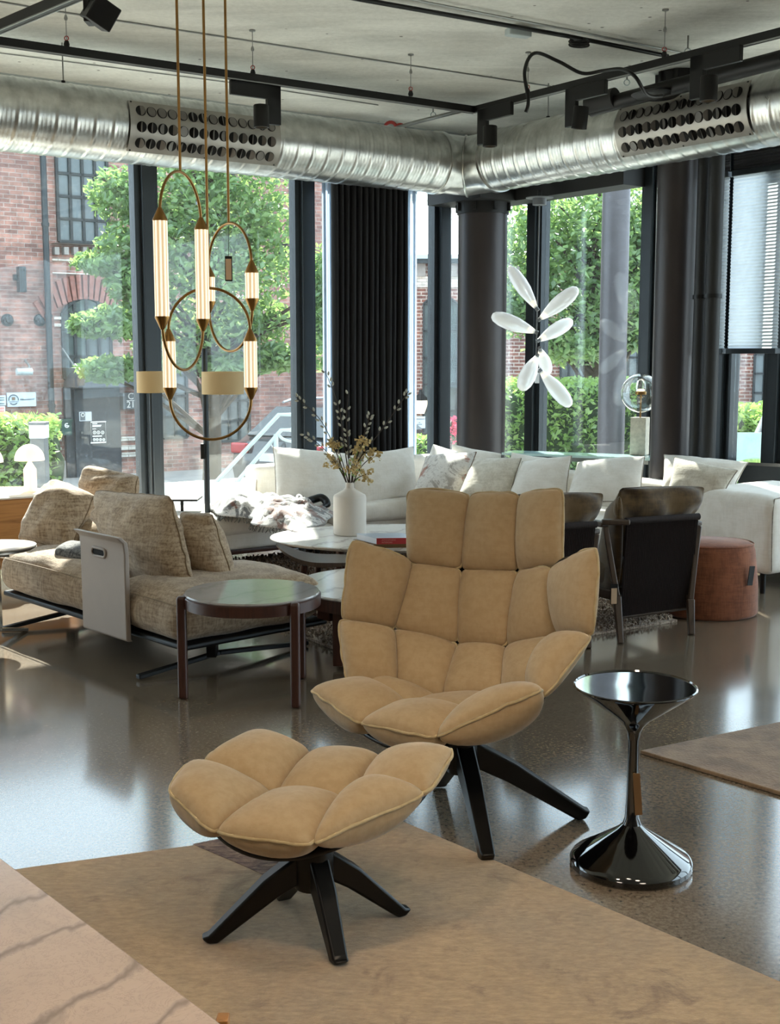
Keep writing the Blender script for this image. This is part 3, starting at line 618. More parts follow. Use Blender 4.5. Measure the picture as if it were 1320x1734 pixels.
# ================================================================ outside
GZ = -.7
def wpt(a, b, z): v = Wp(a, b); return Vector((v.x, v.y, z))
pts = [Wp(-6, -.15), Wp(AL + 6, -.15), Wp(AL + 6, -4.6), Wp(-6, -4.6)]
struct(quadprism(pts, -.25, -.02).build('terrace', M['paving'], flat=True), 'pale paved terrace outside the left windows', 'ground')
struct(quadprism([Wp(-.15, -.15), Wp(-7, -.15), Wp(-7, BL + 4), Wp(-.15, BL + 4)], -.25, -.021).build('terrace', M['paving'], flat=True), 'pale paved terrace outside the right windows', 'ground')
struct(MB().box((0, 35, GZ - .1), (140, 110, .2)).build('street', M['asphalt'], flat=True), 'grey street below the terrace', 'ground')

class Facade:
    # local frame: x along the wall, z up, y out of the wall towards the room
    def __init__(s, p0, xdir, t): s.p0 = p0; s.x = xdir.normalized(); s.n = Vector((s.x.y, -s.x.x, 0)); s.t = t; s.n = s.n if s.n.y < 0 else -s.n
    def uv(s, px, py): v = onplane(px, py, s.p0, s.n); return (v - s.p0).dot(s.x), v.z
    def w(s, u, d, z): return s.p0 + s.x * u + s.n * d + Vector((0, 0, z - s.p0.z))
    def box(s, name, u0, u1, z0, z1, d0, d1, m, parent=None, mb=None):
        q = mb or MB(); vs = [s.w(u, d, z) for u in (u0, u1) for d in (d0, d1) for z in (z0, z1)]
        q.add(vs, [(0, 1, 3, 2), (4, 6, 7, 5), (0, 4, 5, 1), (2, 3, 7, 6), (0, 2, 6, 4), (1, 5, 7, 3)])
        if mb: return q
        return q.build(name, M[m], parent or s.t, flat=True)
    def window(s, u0, u1, z0, z1, nc, nr, arch=0, d=.06):
        if u0 > u1: u0, u1 = u1, u0
        mb = MB(); t = .05
        top = lambda u: z1 + arch * max(0, 1 - ((u - (u0 + u1) / 2) / ((u1 - u0) / 2)) ** 2) if arch else z1
        for i in range(nc + 1):
            u = u0 + (u1 - u0) * i / nc; s.box('', u - t / 2, u + t / 2, z0, top(u), 0, d, '', mb=mb)
        for j in range(nr + 1):
            z = z0 + (z1 - z0) * j / nr; s.box('', u0, u1, z - t / 2, z + t / 2, 0, d, '', mb=mb)
        if arch:
            pts = [s.w(u0 + (u1 - u0) * k / 14, d / 2, top(u0 + (u1 - u0) * k / 14)) for k in range(15)]; mb.tube(pts, .035, 6)
        f = mb.build('window', M['extframe'], s.t, flat=True)
        n = 14; us = [u0 + (u1 - u0) * k / n for k in range(n + 1)]; vs = [s.w(u, .02, z0) for u in us] + [s.w(u, .02, top(u)) for u in us] + [s.w(u, -.02, z0) for u in us] + [s.w(u, -.02, top(u)) for u in us]; n1 = n + 1
        fs = [(k, k + 1, n1 + k + 1, n1 + k) for k in range(n)] + [(2 * n1 + k, 3 * n1 + k, 3 * n1 + k + 1, 2 * n1 + k + 1) for k in range(n)] + [(n1 + k, n1 + k + 1, 3 * n1 + k + 1, 3 * n1 + k) for k in range(n)]
        MB().add(vs, fs).build('pane', M['extglass'], f, flat=True); return f
    def rect(s, name, p, d0, d1, m, parent=None):      # picture rectangle x0,y0,x1,y1
        (u0, z1) = s.uv(p[0], (p[1])); (u1, z0) = s.uv(p[2], p[3]); return s.box(name, min(u0, u1), max(u0, u1), min(z0, z1), max(z0, z1), d0, d1, m, parent)

def brick_obj(fc, u0, u1, z0, z1, m, name='wall', parent=None):
    # wall mesh with its own rotated frame so brick courses follow it
    me = bpy.data.meshes.new(name); L = u1 - u0; D = .5
    vs = [(x, y, z) for x in (0, L) for y in (0, D) for z in (z0 - fc.p0.z, z1 - fc.p0.z)]
    me.from_pydata(vs, [], [(0, 1, 3, 2), (4, 6, 7, 5), (0, 4, 5, 1), (2, 3, 7, 6), (0, 2, 6, 4), (1, 5, 7, 3)]); me.materials.append(M[m]); me.update()
    o = bpy.data.objects.new(name, me); col.objects.link(o); o.parent = parent or fc.t
    o.location = fc.w(u0, 0, fc.p0.z) - ORI[(parent or fc.t).name]; o.rotation_euler.z = math.atan2(fc.x.y, fc.x.x); ORI[o.name] = fc.w(u0, 0, fc.p0.z); return o

p0 = Wp(4, -12.5, GZ); p0 = Vector((p0.x, p0.y, GZ))
bA = thing('brick_building', p0, 'red brick industrial building across the street, beyond the left windows', 'building')
FA = Facade(p0, EA, bA)
uL = FA.uv(-60, 600)[0] - 6; uR = FA.uv(600, 600)[0]
brick_obj(FA, uL, uR, GZ, 6.0, 'brick')
FA.box('parapet', uL, uR, 6.0, 6.25, -.5, .1, 'stone')
# upper windows
def winpx(x0, y0, x1, y1, nc, nr, arch=0):
    (u0, z1) = FA.uv(x0, y0); (u1, z0) = FA.uv(x1, y1); return FA.window(u0, u1, z0, z1, nc, nr, arch)
winpx(92, 215, 183, 413, 4, 5); winpx(300, 240, 395, 415, 4, 4); winpx(104, 530, 188, 640, 4, 3, .28); winpx(273, 600, 316, 740, 2, 4); winpx(368, 610, 421, 745, 3, 4, .25); winpx(-60, 215, -15, 413, 2, 5)
lv = MB()
for k in range(7):
    u0, z = FA.uv(465, 412 + k * 5); u1, _ = FA.uv(486, 412); FA.box('', u0, u1, z - .02, z + .02, .0, .08, '', mb=lv)
lv.build('louvre_vent', M['extframe'], bA, flat=True)
FA.rect('window_sill', (86, 412, 212, 419), 0, .18, 'stone'); FA.rect('window_sill', (292, 414, 402, 421), 0, .18, 'stone')
for k in range(8): FA.rect('corbel', (88 + k * 16, 419, 96 + k * 16, 432), 0, .14, 'stone')
for r_ in ((86, 438, 214, 447), (86, 461, 214, 468), (300, 438, 498, 447), (240, 500, 262, 505), (88, 536, 102, 541), (88, 548, 102, 553), (395, 500, 412, 506)):
    (u0, z1) = FA.uv(r_[0], r_[1]); (u1, z0) = FA.uv(r_[2], r_[3]); o = brick_obj(Facade(FA.w(0, .05, GZ), EA, bA), u0, u1, z0, z1, 'glaze', 'glazed_band')
for y in (740, 755, 767): FA.rect('stone_course', (196, y, 242, y + 5), 0, .05, 'glaze'); FA.rect('stone_course', (88, y + 3, 103, y + 7), 0, .05, 'glaze')
FA.rect('pilaster', (84, 418, 90, 800), -.05, .1, 'brick'); FA.rect('plinth', (82, 780, 105, 812), 0, .22, 'stone')
# brick arch over the lower window: radiating voussoirs
ar = MB(); (uc, zc) = FA.uv(147, 640)
for k in range(17):
    q = R(48 + 84 * k / 16); c = FA.w(uc + math.cos(q) * 1.25, .03, zc + math.sin(q) * 1.75 - .1)
    dirv = FA.x * math.cos(q) * .7 + Vector((0, 0, 1)) * math.sin(q); ar.bar(c - dirv * .22, c + dirv * .22, .08, .085, up=FA.n)
ar.build('brick_arch', mat('arch_brick', '8a5d54', .9, var=.25, vs=14), bA, flat=True)
# doorway
FA.rect('door_surround', (106, 655, 203, 806), 0, .1, 'door'); dr = FA.rect('street_door', (120, 660, 196, 806), .1, .16, 'door')
(u0, z1) = FA.uv(107, 655); (u1, z0) = FA.uv(226, 655); uc = (u0 + u1) / 2; ur = (u1 - u0) / 2; aw = MB(); n = 20
for (rr, dd) in ((1, .02), (.96, .5)):
    pass
vs = [FA.w(uc - ur * math.cos(math.pi * k / n), d, z1 + (ur * .62 * math.sin(math.pi * k / n))) for d in (.0, .75) for k in range(n + 1)] + [FA.w(uc, 0, z1), FA.w(uc, .75, z1)]
fs = [(k, k + 1, n + 2 + k, n + 1 + k) for k in range(n)] + [(2 * n + 2, k + 1, k) for k in range(n)] + [(2 * n + 3, n + 1 + k, n + 2 + k) for k in range(n)]
aw.add(vs, fs).build('door_canopy', mat('canopy_glass', '4a4f55', .35, var=.15), bA)
MB().tube([FA.w(FA.uv(104, 590)[0], .05, FA.uv(104, 590)[1]), FA.w(FA.uv(124, 655)[0], .7, z1 + .02)], .015, 6).build('canopy_stay', M['greypipe'], bA)
FA.rect('door_lock', (130, 730, 134, 734), .16, .2, 'chrome', dr); FA.rect('door_lever', (130, 738, 140, 741), .16, .22, 'chrome', dr)
nb = FA.rect('house_number_sign', (202, 665, 229.5, 692), .02, .16, 'bollard')
def ftext(px, py, txt, size, m, parent, d=.17, al='CENTER', name='lettering'):
    u, z = FA.uv(px, py); return text_mesh(txt, size, name, M[m], parent, FA.w(u, d, z), FA.x, (0, 0, 1), .004, al)
ftext(215, 671, 'C', .17, 'textw', nb); ftext(215, 685, '21', .17, 'textw', nb); FA.rect('sign_line', (208, 677.6, 222, 678.4), .16, .175, 'textw', nb)
ns = FA.rect('door_notice', (128, 697, 149, 712), .16, .18, 'paper', dr); FA.rect('notice_panel', (129, 698, 138, 711), .18, .185, 'bollard', ns)
u, z = FA.uv(133.5, 702); MB().tube(arc(FA.w(u, .19, z), FA.x, (0, 0, 1), .03, 0, 360, 20), .008, 6, closed=True).build('round_emblem', M['textw'], ns)
ps = FA.rect('door_poster', (147, 713, 173, 749), .16, .175, 'door', dr)
fr = MB()
for r_ in ((147, 713, 173, 714.2), (147, 747.8, 173, 749), (147, 713, 148, 749), (172, 713, 173, 749), (150, 716, 158, 717.4), (150, 719, 165, 720.4), (150, 721, 164, 721.8), (150, 725, 156, 726), (150, 737, 166, 738.4)):
    (ua, zb) = FA.uv(r_[0], r_[1]); (ub, za) = FA.uv(r_[2], r_[3]); FA.box('', ua, ub, za, zb, .175, .185, '', mb=fr)
for (x, y, r_) in ((153.5, 731.5, .028), (160, 731.5, .028), (167, 731.5, .028), (153, 743.5, .022), (158, 743.5, .022), (163.5, 743.5, .022), (169, 743.5, .022)):
    u, z = FA.uv(x, y); fr.tube(arc(FA.w(u, .185, z), FA.x, (0, 0, 1), r_, 0, 360, 16), .006, 5, closed=True); fr.tube([FA.w(u, .185, z - r_ * .5), FA.w(u, .185, z + r_ * .5)], .008, 5)
fr.build('poster_print', M['textw'], ps, flat=True)
# facade fittings
dp_ = MB(); (u, z) = FA.uv(83, 700); dp_.tube([FA.w(u, .14, GZ + .3), FA.w(u, .14, 5.95)], .055, 12)
for z_ in (0.6, 2.2, 3.8, 5.4): dp_.tube([FA.w(u, .14, z_), FA.w(u, .14, z_ + .06)], .07, 12)
tag(dp_.build('drainpipe', M['frame']), 'black drainpipe on the red brick facade left of the street door', 'drainpipe')
def ftag(o, lab, cat): return tag(o, lab, cat)
def fthing(name, px, py, lab, cat, d=.1):
    u, z = FA.uv(px, py); return thing(name, FA.w(u, d, z), lab, cat), u, z
t, u, z = fthing('wall_lamp', 30, 470, 'dark box-shaped wall lamp high on the brick facade', 'lamp'); FA.box('lamp_body', u - .05, u + .07, z - .26, z + .18, .08, .24, 'frame', t); FA.box('lamp_arm', u - .09, u + .02, z - .05, z + .05, 0, .1, 'frame', t)
for px, lab in ((12, 'round black vent cap on the brick facade, left one'), (67, 'round black vent cap on the brick facade beside the drainpipe')):
    t, u, z = fthing('vent_cap', px, 542, lab, 'vent'); Mx = FA.n.to_track_quat('Z', 'Y').to_matrix(); MB().lathe([(.09, 0), (.09, .04), (.05, .06), (.05, .12), (0, .13)], FA.w(u, 0, z), 24, M=Mx).build('cap', M['frame'], t); MB().lathe([(.11, 0), (.11, .02)], FA.w(u, 0, z), 24, M=Mx).build('flange', M['extframe'], t)
t, u, z = fthing('floodlight', 32, 629, 'white tube floodlight on the brick facade', 'lamp'); MB().tube([FA.w(u - .13, .25, z), FA.w(u + .15, .25, z)], .06, 16).build('lamp_body', M['whitemetal'], t); MB().tube([FA.w(u + .12, 0, z + .2), FA.w(u + .12, .2, z + .1), FA.w(u + .08, .25, z)], .02, 8).build('bracket', M['greypipe'], t)
t, u, z = fthing('company_sign', 34, 688, 'pale blue rectangular sign with a ring emblem on the brick facade', 'sign'); sg = FA.rect('sign_board', (10, 665, 59, 687.5), .03, .07, 'signwhite', t)
u, z = FA.uv(20.5, 676.5); cc_ = MB(); c = FA.w(u, .08, z)
cc_.tube(arc(c, FA.x, (0, 0, 1), .085, -12, 192, 24), .01, 6); cc_.tube(arc(c, FA.x, (0, 0, 1), .085, 225, 315, 14), .009, 6); cc_.bar(c - FA.x * .09 - Vector((0, 0, .035)), c + FA.x * .09 - Vector((0, 0, .035)), .008, .008); cc_.build('ring_emblem', M['textd'], t)
FA.box('emblem_core', u - .028, u + .028, z - .01, z + .045, .07, .085, 'bookbrown', t); ftext(44, 676, 'Akkersudet-ET', .044, 'textd', t, .075)
t, u, z = fthing('company_sign', 2, 687, 'small pale sign with lines at the left edge, left of the ring emblem sign', 'sign'); FA.rect('sign_board', (-22, 670, 8, 686), .03, .07, 'signwhite', t)
for y in (673, 677, 683): FA.rect('text_line', (-18, y, 5, y + .8), .07, .075, 'textd', t)
t, u, z = fthing('warning_sign', 2, 704, 'small red and white sign at the left edge of the brick facade', 'sign'); FA.rect('sign_board', (-22, 688, 7, 705), .03, .07, 'paper', t)
for y in (690, 695, 700): FA.rect('red_bar', (-18, y, 5, y + 3), .07, .075, 'pinklet', t)
t, u, z = fthing('mailbox', 102, 735, 'green mailbox on the brick wall beside the street door', 'mailbox'); FA.rect('box_body', (94, 711, 111, 735), .12, .32, 'green', t); FA.rect('box_lid', (93, 709, 112, 712), .1, .34, 'green', t)
u, z = FA.uv(102, 719); MB().tube(arc(FA.w(u, .325, z), FA.x, (0, 0, 1), .035, 60, 330, 14), .01, 6).tube([FA.w(u - .02, .325, z), FA.w(u + .04, .325, z - .01)], .01, 6).build('horn_emblem', M['textw'], t)

# far building seen past the corner
p0 = Vector((-.5, 30, GZ)); bB = thing('brick_building', p0, 'low brown brick building beyond the corner column with arched windows', 'building'); FB = Facade(p0, Vector((1, 0, 0)), bB)
FA_, FA = FA, FB
ztop = FB.uv(740, 447)[1]; brick_obj(FB, 0, 30, GZ, ztop, 'brick2'); FB.box('gutter', -.2, 30.2, ztop, ztop + .22, -.5, .3, 'frame'); brick_obj(Facade(FB.w(0, .04, GZ), Vector((1, 0, 0)), bB), 0, 30, ztop - .55, ztop - .3, 'glaze', 'glazed_band')
mb = MB(); mb.add([FB.w(-.3, .35, ztop + .2), FB.w(30.3, .35, ztop + .2), FB.w(30.3, -6, ztop + 2.4), FB.w(-.3, -6, ztop + 2.4), FB.w(-.3, .35, ztop + .1), FB.w(30.3, .35, ztop + .1), FB.w(30.3, -6, ztop + 2.3), FB.w(-.3, -6, ztop + 2.3)], [(0, 1, 2, 3), (7, 6, 5, 4), (0, 4, 5, 1), (1, 5, 6, 2), (2, 6, 7, 3), (3, 7, 4, 0)])
mb.build('roof', mat('pale_metal_roof', 'aab4b8', .4, .2), bB, flat=True)
def wb_(x0, y0, x1, y1, nc, nr, arch=0):
    (u0, z1) = FB.uv(x0, y0); (u1, z0) = FB.uv(x1, y1); return FB.window(u0, u1, z0, z1, nc, nr, arch)
wb_(717, 515, 772, 740, 3, 5, .2); wb_(1050, 500, 1078, 640, 2, 4, .2); wb_(1216, 600, 1246, 700, 2, 3); wb_(1277, 600, 1306, 730, 2, 4); wb_(950, 540, 990, 640, 3, 4); wb_(1340, 600, 1370, 720, 2, 4)
for k in range(9): FB.box('corbel', .3 + k * .75, .6 + k * .75, ztop - .3, ztop, 0, .15, 'stone')
(u, z) = FB.uv(711, 684); lt = thing('street_lantern', FB.w(u, .3, z - .2), 'lit wall lantern on the far brick building between curtain and column', 'lamp')
MB().lathe([(.09, -.22), (.2, .1)], FB.w(u, .35, z), 4, cap=True).build('lantern_glass', M['bulb'], lt, flat=True); MB().lathe([(.24, .1), (.06, .25), (.03, .36)], FB.w(u, .35, z), 4).build('lantern_roof', M['black'], lt, flat=True); MB().bar(FB.w(u, 0, z + .3), FB.w(u, .35, z + .3), .04, .04).build('bracket', M['black'], lt)
t = thing('wall_notice', FB.w(FB.uv(711, 725)[0], .05, FB.uv(711, 725)[1]), 'pale notice board under the lit lantern', 'sign'); sb = FB.rect('board', (703, 705, 719.5, 725), .02, .07, 'signwhite', t)
FB.rect('text_line', (704, 709, 718.5, 709.6), .07, .08, 'textd', t); FB.rect('text_line', (706, 718, 714, 718.6), .07, .08, 'textd', t); FB.rect('text_line', (708.5, 715, 710.5, 715.8), .07, .08, 'textd', t)
FA = FA_

# ---------------------------------------------------------------- greenery
def leafcloud(mb, n, ell, size, rnd, sh=0.35):
    # ell: list of (centre, radii)
    for _ in range(n):
        c, r = ell[rnd.randrange(len(ell))]
        d = Vector((rnd.gauss(0, 1), rnd.gauss(0, 1), rnd.gauss(0, 1))).normalized(); k = (sh + (1 - sh) * rnd.random()) ** .6
        p = Vector(c) + Vector((d.x * r[0], d.y * r[1], d.z * r[2])) * k
        s = size * rnd.uniform(.6, 1.25); nrm = Vector((rnd.gauss(0, .6), rnd.gauss(0, .6), rnd.gauss(.7, .5))).normalized(); u = nrm.orthogonal().normalized()
        q = rnd.uniform(0, 6.28); w = nrm.cross(u); u, w = u * math.cos(q) + w * math.sin(q), w * math.cos(q) - u * math.sin(q)
        mb.add([p - u * s * .55, p - w * s * .32 - u * .08 * s + nrm * s * .06, p + u * s * .6 - nrm * s * .1, p + w * s * .32 - u * .08 * s + nrm * s * .06], [(0, 1, 2, 3)])
def tree(base, h, ells, n, size, label, seed, m='leaf', tr=.14, group=None):
    rnd = random.Random(seed); base = Vector(base); t = thing('street_tree', base, label, 'tree', group)
    mb = MB(); top = base + Vector((.1, 0, h)); mb.tube(spline([base, base + Vector((.05, 0, h * .4)), base + Vector((-.05, 0, h * .7)), top], 5), [tr * (1 - .8 * i / 15) for i in range(16)], 10)
    mb.build('trunk', M['bark'], t)
    br = MB()
    for c, r in ells:
        for _ in range(3):
            s0 = base + Vector((0, 0, min(h * .95, max(h * .25, c.z - base.z - rnd.uniform(.4, 1.2))))); e = Vector(c) + Vector((rnd.uniform(-.7, .7) * r[0], rnd.uniform(-.5, .5) * r[1], rnd.uniform(-.4, .6) * r[2]))
            mid = s0.lerp(e, .5) + Vector((rnd.uniform(-.1, .1), 0, .12)); br.tube(spline([s0, mid, e], 4), [.035 * (1 - .8 * i / 8) + .004 for i in range(9)], 6)
    br.build('branches', M['bark'], t)
    lm = MB(); leafcloud(lm, n, ells, size, rnd, .1); lm.build('crown', M[m], t, flat=True); return t
def E_(px, py, Y, rx, rz, ry=None): return (P(px, py, Y), (rx, ry or rx, rz))
Y = 16.5
ells = [E_(400, 300, Y, .9, .5), E_(360, 380, Y, .9, .6), E_(440, 380, Y, .6, .55), E_(300, 340, Y - .3, .7, .55), E_(420, 460, Y, .75, .5), E_(330, 470, Y - .4, .8, .5), E_(240, 410, Y - .8, .6, .3), E_(205, 330, Y - .8, .45, .35), E_(175, 445, Y - 1, .42, .16), E_(215, 545, Y - 1, .6, .24),
        E_(340, 560, Y, .85, .4), E_(430, 545, Y + .2, .55, .35), E_(470, 605, Y, .35, .2), E_(190, 625, Y - 1, .5, .18), E_(390, 620, Y, .6, .2), E_(545, 520, Y, .18, .9), E_(330, 250, Y, 1.1, .5), E_(155, 550, Y - 1.1, .32, .16), E_(230, 480, Y - 1, .4, .3), E_(280, 600, Y - .5, .5, .25), E_(380, 210, Y + .3, .9, .5)]
tree(P(352, 600, Y).xy.to_3d() + Vector((0, 0, GZ)), 4.6, ells, 21000, .105, 'leafy green street tree in front of the brick building, seen behind the brass pendants', 11)
Y = 17
ells = [E_(980, 400, Y, 1.0, .7), E_(900, 420, Y, .7, .7), E_(1060, 400, Y, .8, .8), E_(950, 500, Y, .8, .6), E_(1040, 520, Y, .7, .6), E_(880, 520, Y, .45, .45), E_(970, 590, Y, .7, .25), E_(1080, 520, Y + .4, .4, .5), E_(1000, 340, Y, 1.2, .6), E_(1075, 560, Y, .25, .3), E_(1090, 440, Y, .4, .9)]
tree(P(1008, 600, Y).xy.to_3d() + Vector((0, 0, GZ)), 5.0, ells, 15000, .105, 'leafy green tree seen behind the petal pendant', 12, tr=.13)
def hedge(quad, z0, z1, n, label, seed, size=.08, m='leaf2'):
    rnd = random.Random(seed); t = thing('hedge', (sum(q.x for q in quad) / 4, sum(q.y for q in quad) / 4, z0), label, 'hedge')
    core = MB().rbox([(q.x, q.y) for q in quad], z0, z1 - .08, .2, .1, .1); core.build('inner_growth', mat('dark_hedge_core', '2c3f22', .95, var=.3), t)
    lm = MB()
    for _ in range(n):
        u, v = rnd.random(), rnd.random(); p = quad[0].lerp(quad[1], u).lerp(quad[3].lerp(quad[2], u), v); f = rnd.random()
        if f < .35: z = z1 + rnd.uniform(-.1, .08)
        else:
            z = z0 + (z1 - z0) * rnd.random(); v = rnd.choice((-.04, 1.04)) + rnd.uniform(-.04, .04); p = quad[0].lerp(quad[1], u).lerp(quad[3].lerp(quad[2], u), v)
        leafcloud(lm, 1, [(Vector((p.x, p.y, z)), (.05, .05, .05))], size, rnd)
    lm.build('leaves', M[m], t, flat=True); return t
def qd(pxa, pxb, Y, dep): a = P(pxa, 700, Y); b = P(pxb, 700, Y); return [Vector((a.x, a.y, 0)), Vector((b.x, b.y, 0)), Vector((b.x * (1 + dep / Y), b.y + dep, 0)), Vector((a.x * (1 + dep / Y), a.y + dep, 0))]
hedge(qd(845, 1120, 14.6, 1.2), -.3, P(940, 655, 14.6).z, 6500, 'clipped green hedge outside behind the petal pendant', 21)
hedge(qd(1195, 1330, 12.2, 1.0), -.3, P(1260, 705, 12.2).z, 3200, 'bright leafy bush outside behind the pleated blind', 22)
hedge(qd(-60, 96, 13.2, 1.0), -.3, P(40, 722, 13.2).z, 3600, 'bright green hedge outside behind the mushroom lamps', 23)
hedge(qd(700, 722, 14.5, .4), -.3, P(710, 752, 14.5).z, 500, 'small yellow green shrub outside between curtain and post', 24, .06)
M['pink'] = mat('pink_flowers', 'd0486a', .8, var=.3, vs=30)
hedge(qd(765, 773, 14.2, .3), -.3, P(768, 722, 14.2).z, 260, 'slim plant with pink flowers outside left of the corner column', 25, .05, 'pink')
# bollard, planter, rail, exterior column, screen
c = P(66, 730, 12.6); t = thing('bollard', (c.x, c.y, -.02), 'grey square bollard with a light band outside behind the hedge', 'bollard')
MB().box((c.x, c.y, (c.z + .04) / 2 - .01), (.15, .15, c.z + .0)).build('post', M['bollard'], t, bevel=.01); MB().box((c.x, c.y, c.z - .0), (.16, .16, .14)).build('light_band', M['paper'], t); MB().box((c.x, c.y, c.z + .08), (.17, .17, .03)).build('cap', M['bollard'], t, bevel=.006)
c = P(10, 824, 11.2); tag(MB().box((c.x - .1, c.y, c.z - .12), (.5, .4, .2)).build('planter_box', M['plywood'], bevel=.01), 'pale timber planter edge outside at the left', 'planter')
ex = P(1037, 600, 13.2); t = thing('round_column', (ex.x, ex.y, -.02), 'dusty grey round column outside behind the right window', 'column'); MB().lathe([(.145, -.02), (.145, 3.6)], (ex.x, ex.y, 0), 40).build('shaft', mat('grey_column_paint', '4c4a50', .4, .2), t)
rl = thing('handrail', P(430, 790, 15.2), 'pale tubular double handrail sloping down outside behind the sofa', 'handrail')
Yr = 15.2
MB().tube([P(345, 838, Yr), P(472, 702, Yr), P(494, 702, Yr), P(496, 706, Yr), P(496, 724, Yr), P(492, 728, Yr), P(476, 728, Yr), P(382, 838, Yr)], .026, 10).build('rail_tube', M['whitemetal'], rl)
MB().tube([P(467, 735, Yr), P(467, 830, Yr)], .03, 8).build('rail_post', M['whitemetal'], rl)
MB().tube(spline([P(468, 732, Yr), P(480, 744, Yr), P(500, 748, Yr)], 5), .02, 8).build('lower_bracket', M['whitemetal'], rl)
c0 = P(1250, 760, 10.9); tag(MB().box((c0.x + .15, c0.y, c0.z), (.42, .02, P(1250, 730, 10.9).z - P(1250, 785, 10.9).z)).build('glass_panel', M['glasstop'], bevel=.004), 'pale blue glass panel outside below the pleated blind', 'panel')
t_ = thing('parasol_cloth', P(1300, 760, 12), 'white draped cloth shape outside at the right window edge', 'cloth'); mb = MB(); vs = []
for i in range(9):
    for j in range(7): vs.append(P(1270 + 60 * j / 6 - (8 - i) * 0 + (1 - i / 8) * 45 * (1 - j / 6), 655 + 95 * i / 8 * 1.0, 12 + .1 * math.sin(j * 1.7)))
mb.add(vs, [(i * 7 + j, i * 7 + j + 1, (i + 1) * 7 + j + 1, (i + 1) * 7 + j) for i in range(8) for j in range(6)]); mb.build('cloth', M['paper'], t_, solid=.02)

# ---------------------------------------------------------------- parked cars
def car(c, yaw, label, paint, s=1.0, low=False):
    t = thing('parked_car', c, label, 'car'); X = Vector((math.cos(yaw), math.sin(yaw), 0)); Yv = Vector((-X.y, X.x, 0)); Z = Vector((0, 0, 1))
    def W_(x, y, z): return Vector(c) + (X * x + Yv * y + Z * z) * s
    prof = [(-2.15, .35), (-2.2, .62), (-2.12, .95), (-1.95, 1.02), (-1.35, 1.45), (-.9, 1.5), (.3, 1.48), (1.0, 1.0), (1.9, .86), (2.15, .66), (2.2, .35)]
    half = [.86, .88, .88, .86, .66, .64, .64, .82, .84, .82, .8]
    n = 10; vs = []; N = len(prof)
    for (x, z), h in zip(prof, half):
        for k in range(n + 1):
            f = -1 + 2 * k / n; e = (1 - abs(f) ** 4); vs.append(W_(x + (.08 if x > 0 else -.08) * (e - 1) , f * h, z - (1 - e) * .06))
    fs = [(i * (n + 1) + k, i * (n + 1) + k + 1, (i + 1) * (n + 1) + k + 1, (i + 1) * (n + 1) + k) for i in range(N - 1) for k in range(n)]
    o = len(vs)
    for sgn in (-1, 1):
        k = 0 if sgn < 0 else n
        pr = [i * (n + 1) + k for i in range(N)]
        lower = []
        vs += [W_(x, sgn * .84, .28) for x in (-2.1, -1, 0, 1, 2.1)]
        b = len(vs) - 5; fs.append(tuple(pr + [b + 4, b + 3, b + 2, b + 1, b]) if sgn < 0 else tuple((pr + [b + 4, b + 3, b + 2, b + 1, b])[::-1]))
    MB().add(vs, fs).build('body', paint, t, ang=50)
    sl = (W_(-1.36, 0, 1.45) - W_(-1.95, 0, 1.02)).normalized()
    rw = MB(); rw.add([W_(-1.97, -.7, 1.03), W_(-1.97, .7, 1.03), W_(-1.4, .55, 1.44), W_(-1.4, -.55, 1.44), W_(-1.93, -.7, 1.0), W_(-1.93, .7, 1.0), W_(-1.36, .55, 1.4), W_(-1.36, -.55, 1.4)], [(0, 3, 2, 1), (4, 5, 6, 7), (0, 1, 5, 4), (1, 2, 6, 5), (2, 3, 7, 6), (3, 0, 4, 7)]); rw.build('rear_window', M['carglass'], t, flat=True)
    for sgn in (-1, 1):
        sw = MB(); pts = [(-1.75, .97), (-1.25, 1.38), (.15, 1.4), (.8, 1.02)]
        vs = [W_(x, sgn * (.885 - (z - .97) * .48), z) for x, z in pts] + [W_(x, sgn * (.85 - (z - .97) * .48), z) for x, z in pts]
        sw.add(vs, [(0, 1, 2, 3), (7, 6, 5, 4), (0, 4, 5, 1), (1, 5, 6, 2), (2, 6, 7, 3), (3, 7, 4, 0)]); sw.build('side_window', M['carglass'], t, flat=True)
        MB().rbox([(0, -.15), (.08, -.15), (.08, .15), (0, .15)], 0, .16, .03, M=Matrix.Translation(W_(-2.23, sgn * .68, .76)) @ Matrix.Rotation(yaw, 4, 'Z')).build('tail_light', M['tail'], t)
        for x in (-1.35, 1.35):
            Mx = (Yv * sgn).to_track_quat('Z', 'Y').to_matrix(); w = MB().lathe([(.2, 0), (.32, .0), (.34, .04), (.34, .18), (.3, .2), (0, .2)], W_(x, sgn * .68, .33), 28, M=Mx).build('wheel', M['rubber'], t); MB().lathe([(.2, .2), (.18, .215), (0, .22)], W_(x, sgn * .68, .33), 20, M=Mx).build('hub_cap', M['silver'], w)
    MB().bar(W_(-2.24, -.27, .72), W_(-2.24, .27, .72), .02, .12, up=(0, 0, 1)).build('number_plate', M['paper'], t)
    dm = MB(); c_ = W_(-2.26, 0, .92)
    for a_, b_ in (((0, .07), (.045, 0)), ((.045, 0), (0, -.07)), ((0, -.07), (-.045, 0)), ((-.045, 0), (0, .07))): dm.bar(c_ + Yv * a_[0] + Z * a_[1], c_ + Yv * b_[0] + Z * b_[1], .014, .014)
    dm.build('rear_badge', M['chrome'], t)
    for sgn in (-1, 1): MB().tube([W_(-1.2, sgn * .56, 1.5), W_(-.9, sgn * .57, 1.55), (W_(.1, sgn * .57, 1.53)), W_(.3, sgn * .56, 1.48)], .02, 8).build('roof_rail', M['silver'], t)
    return t
car(Vector((-.6, 20.2, GZ)), R(60), 'dark grey hatchback parked across the street with red tail light showing', M['carpaint'], 1.0)
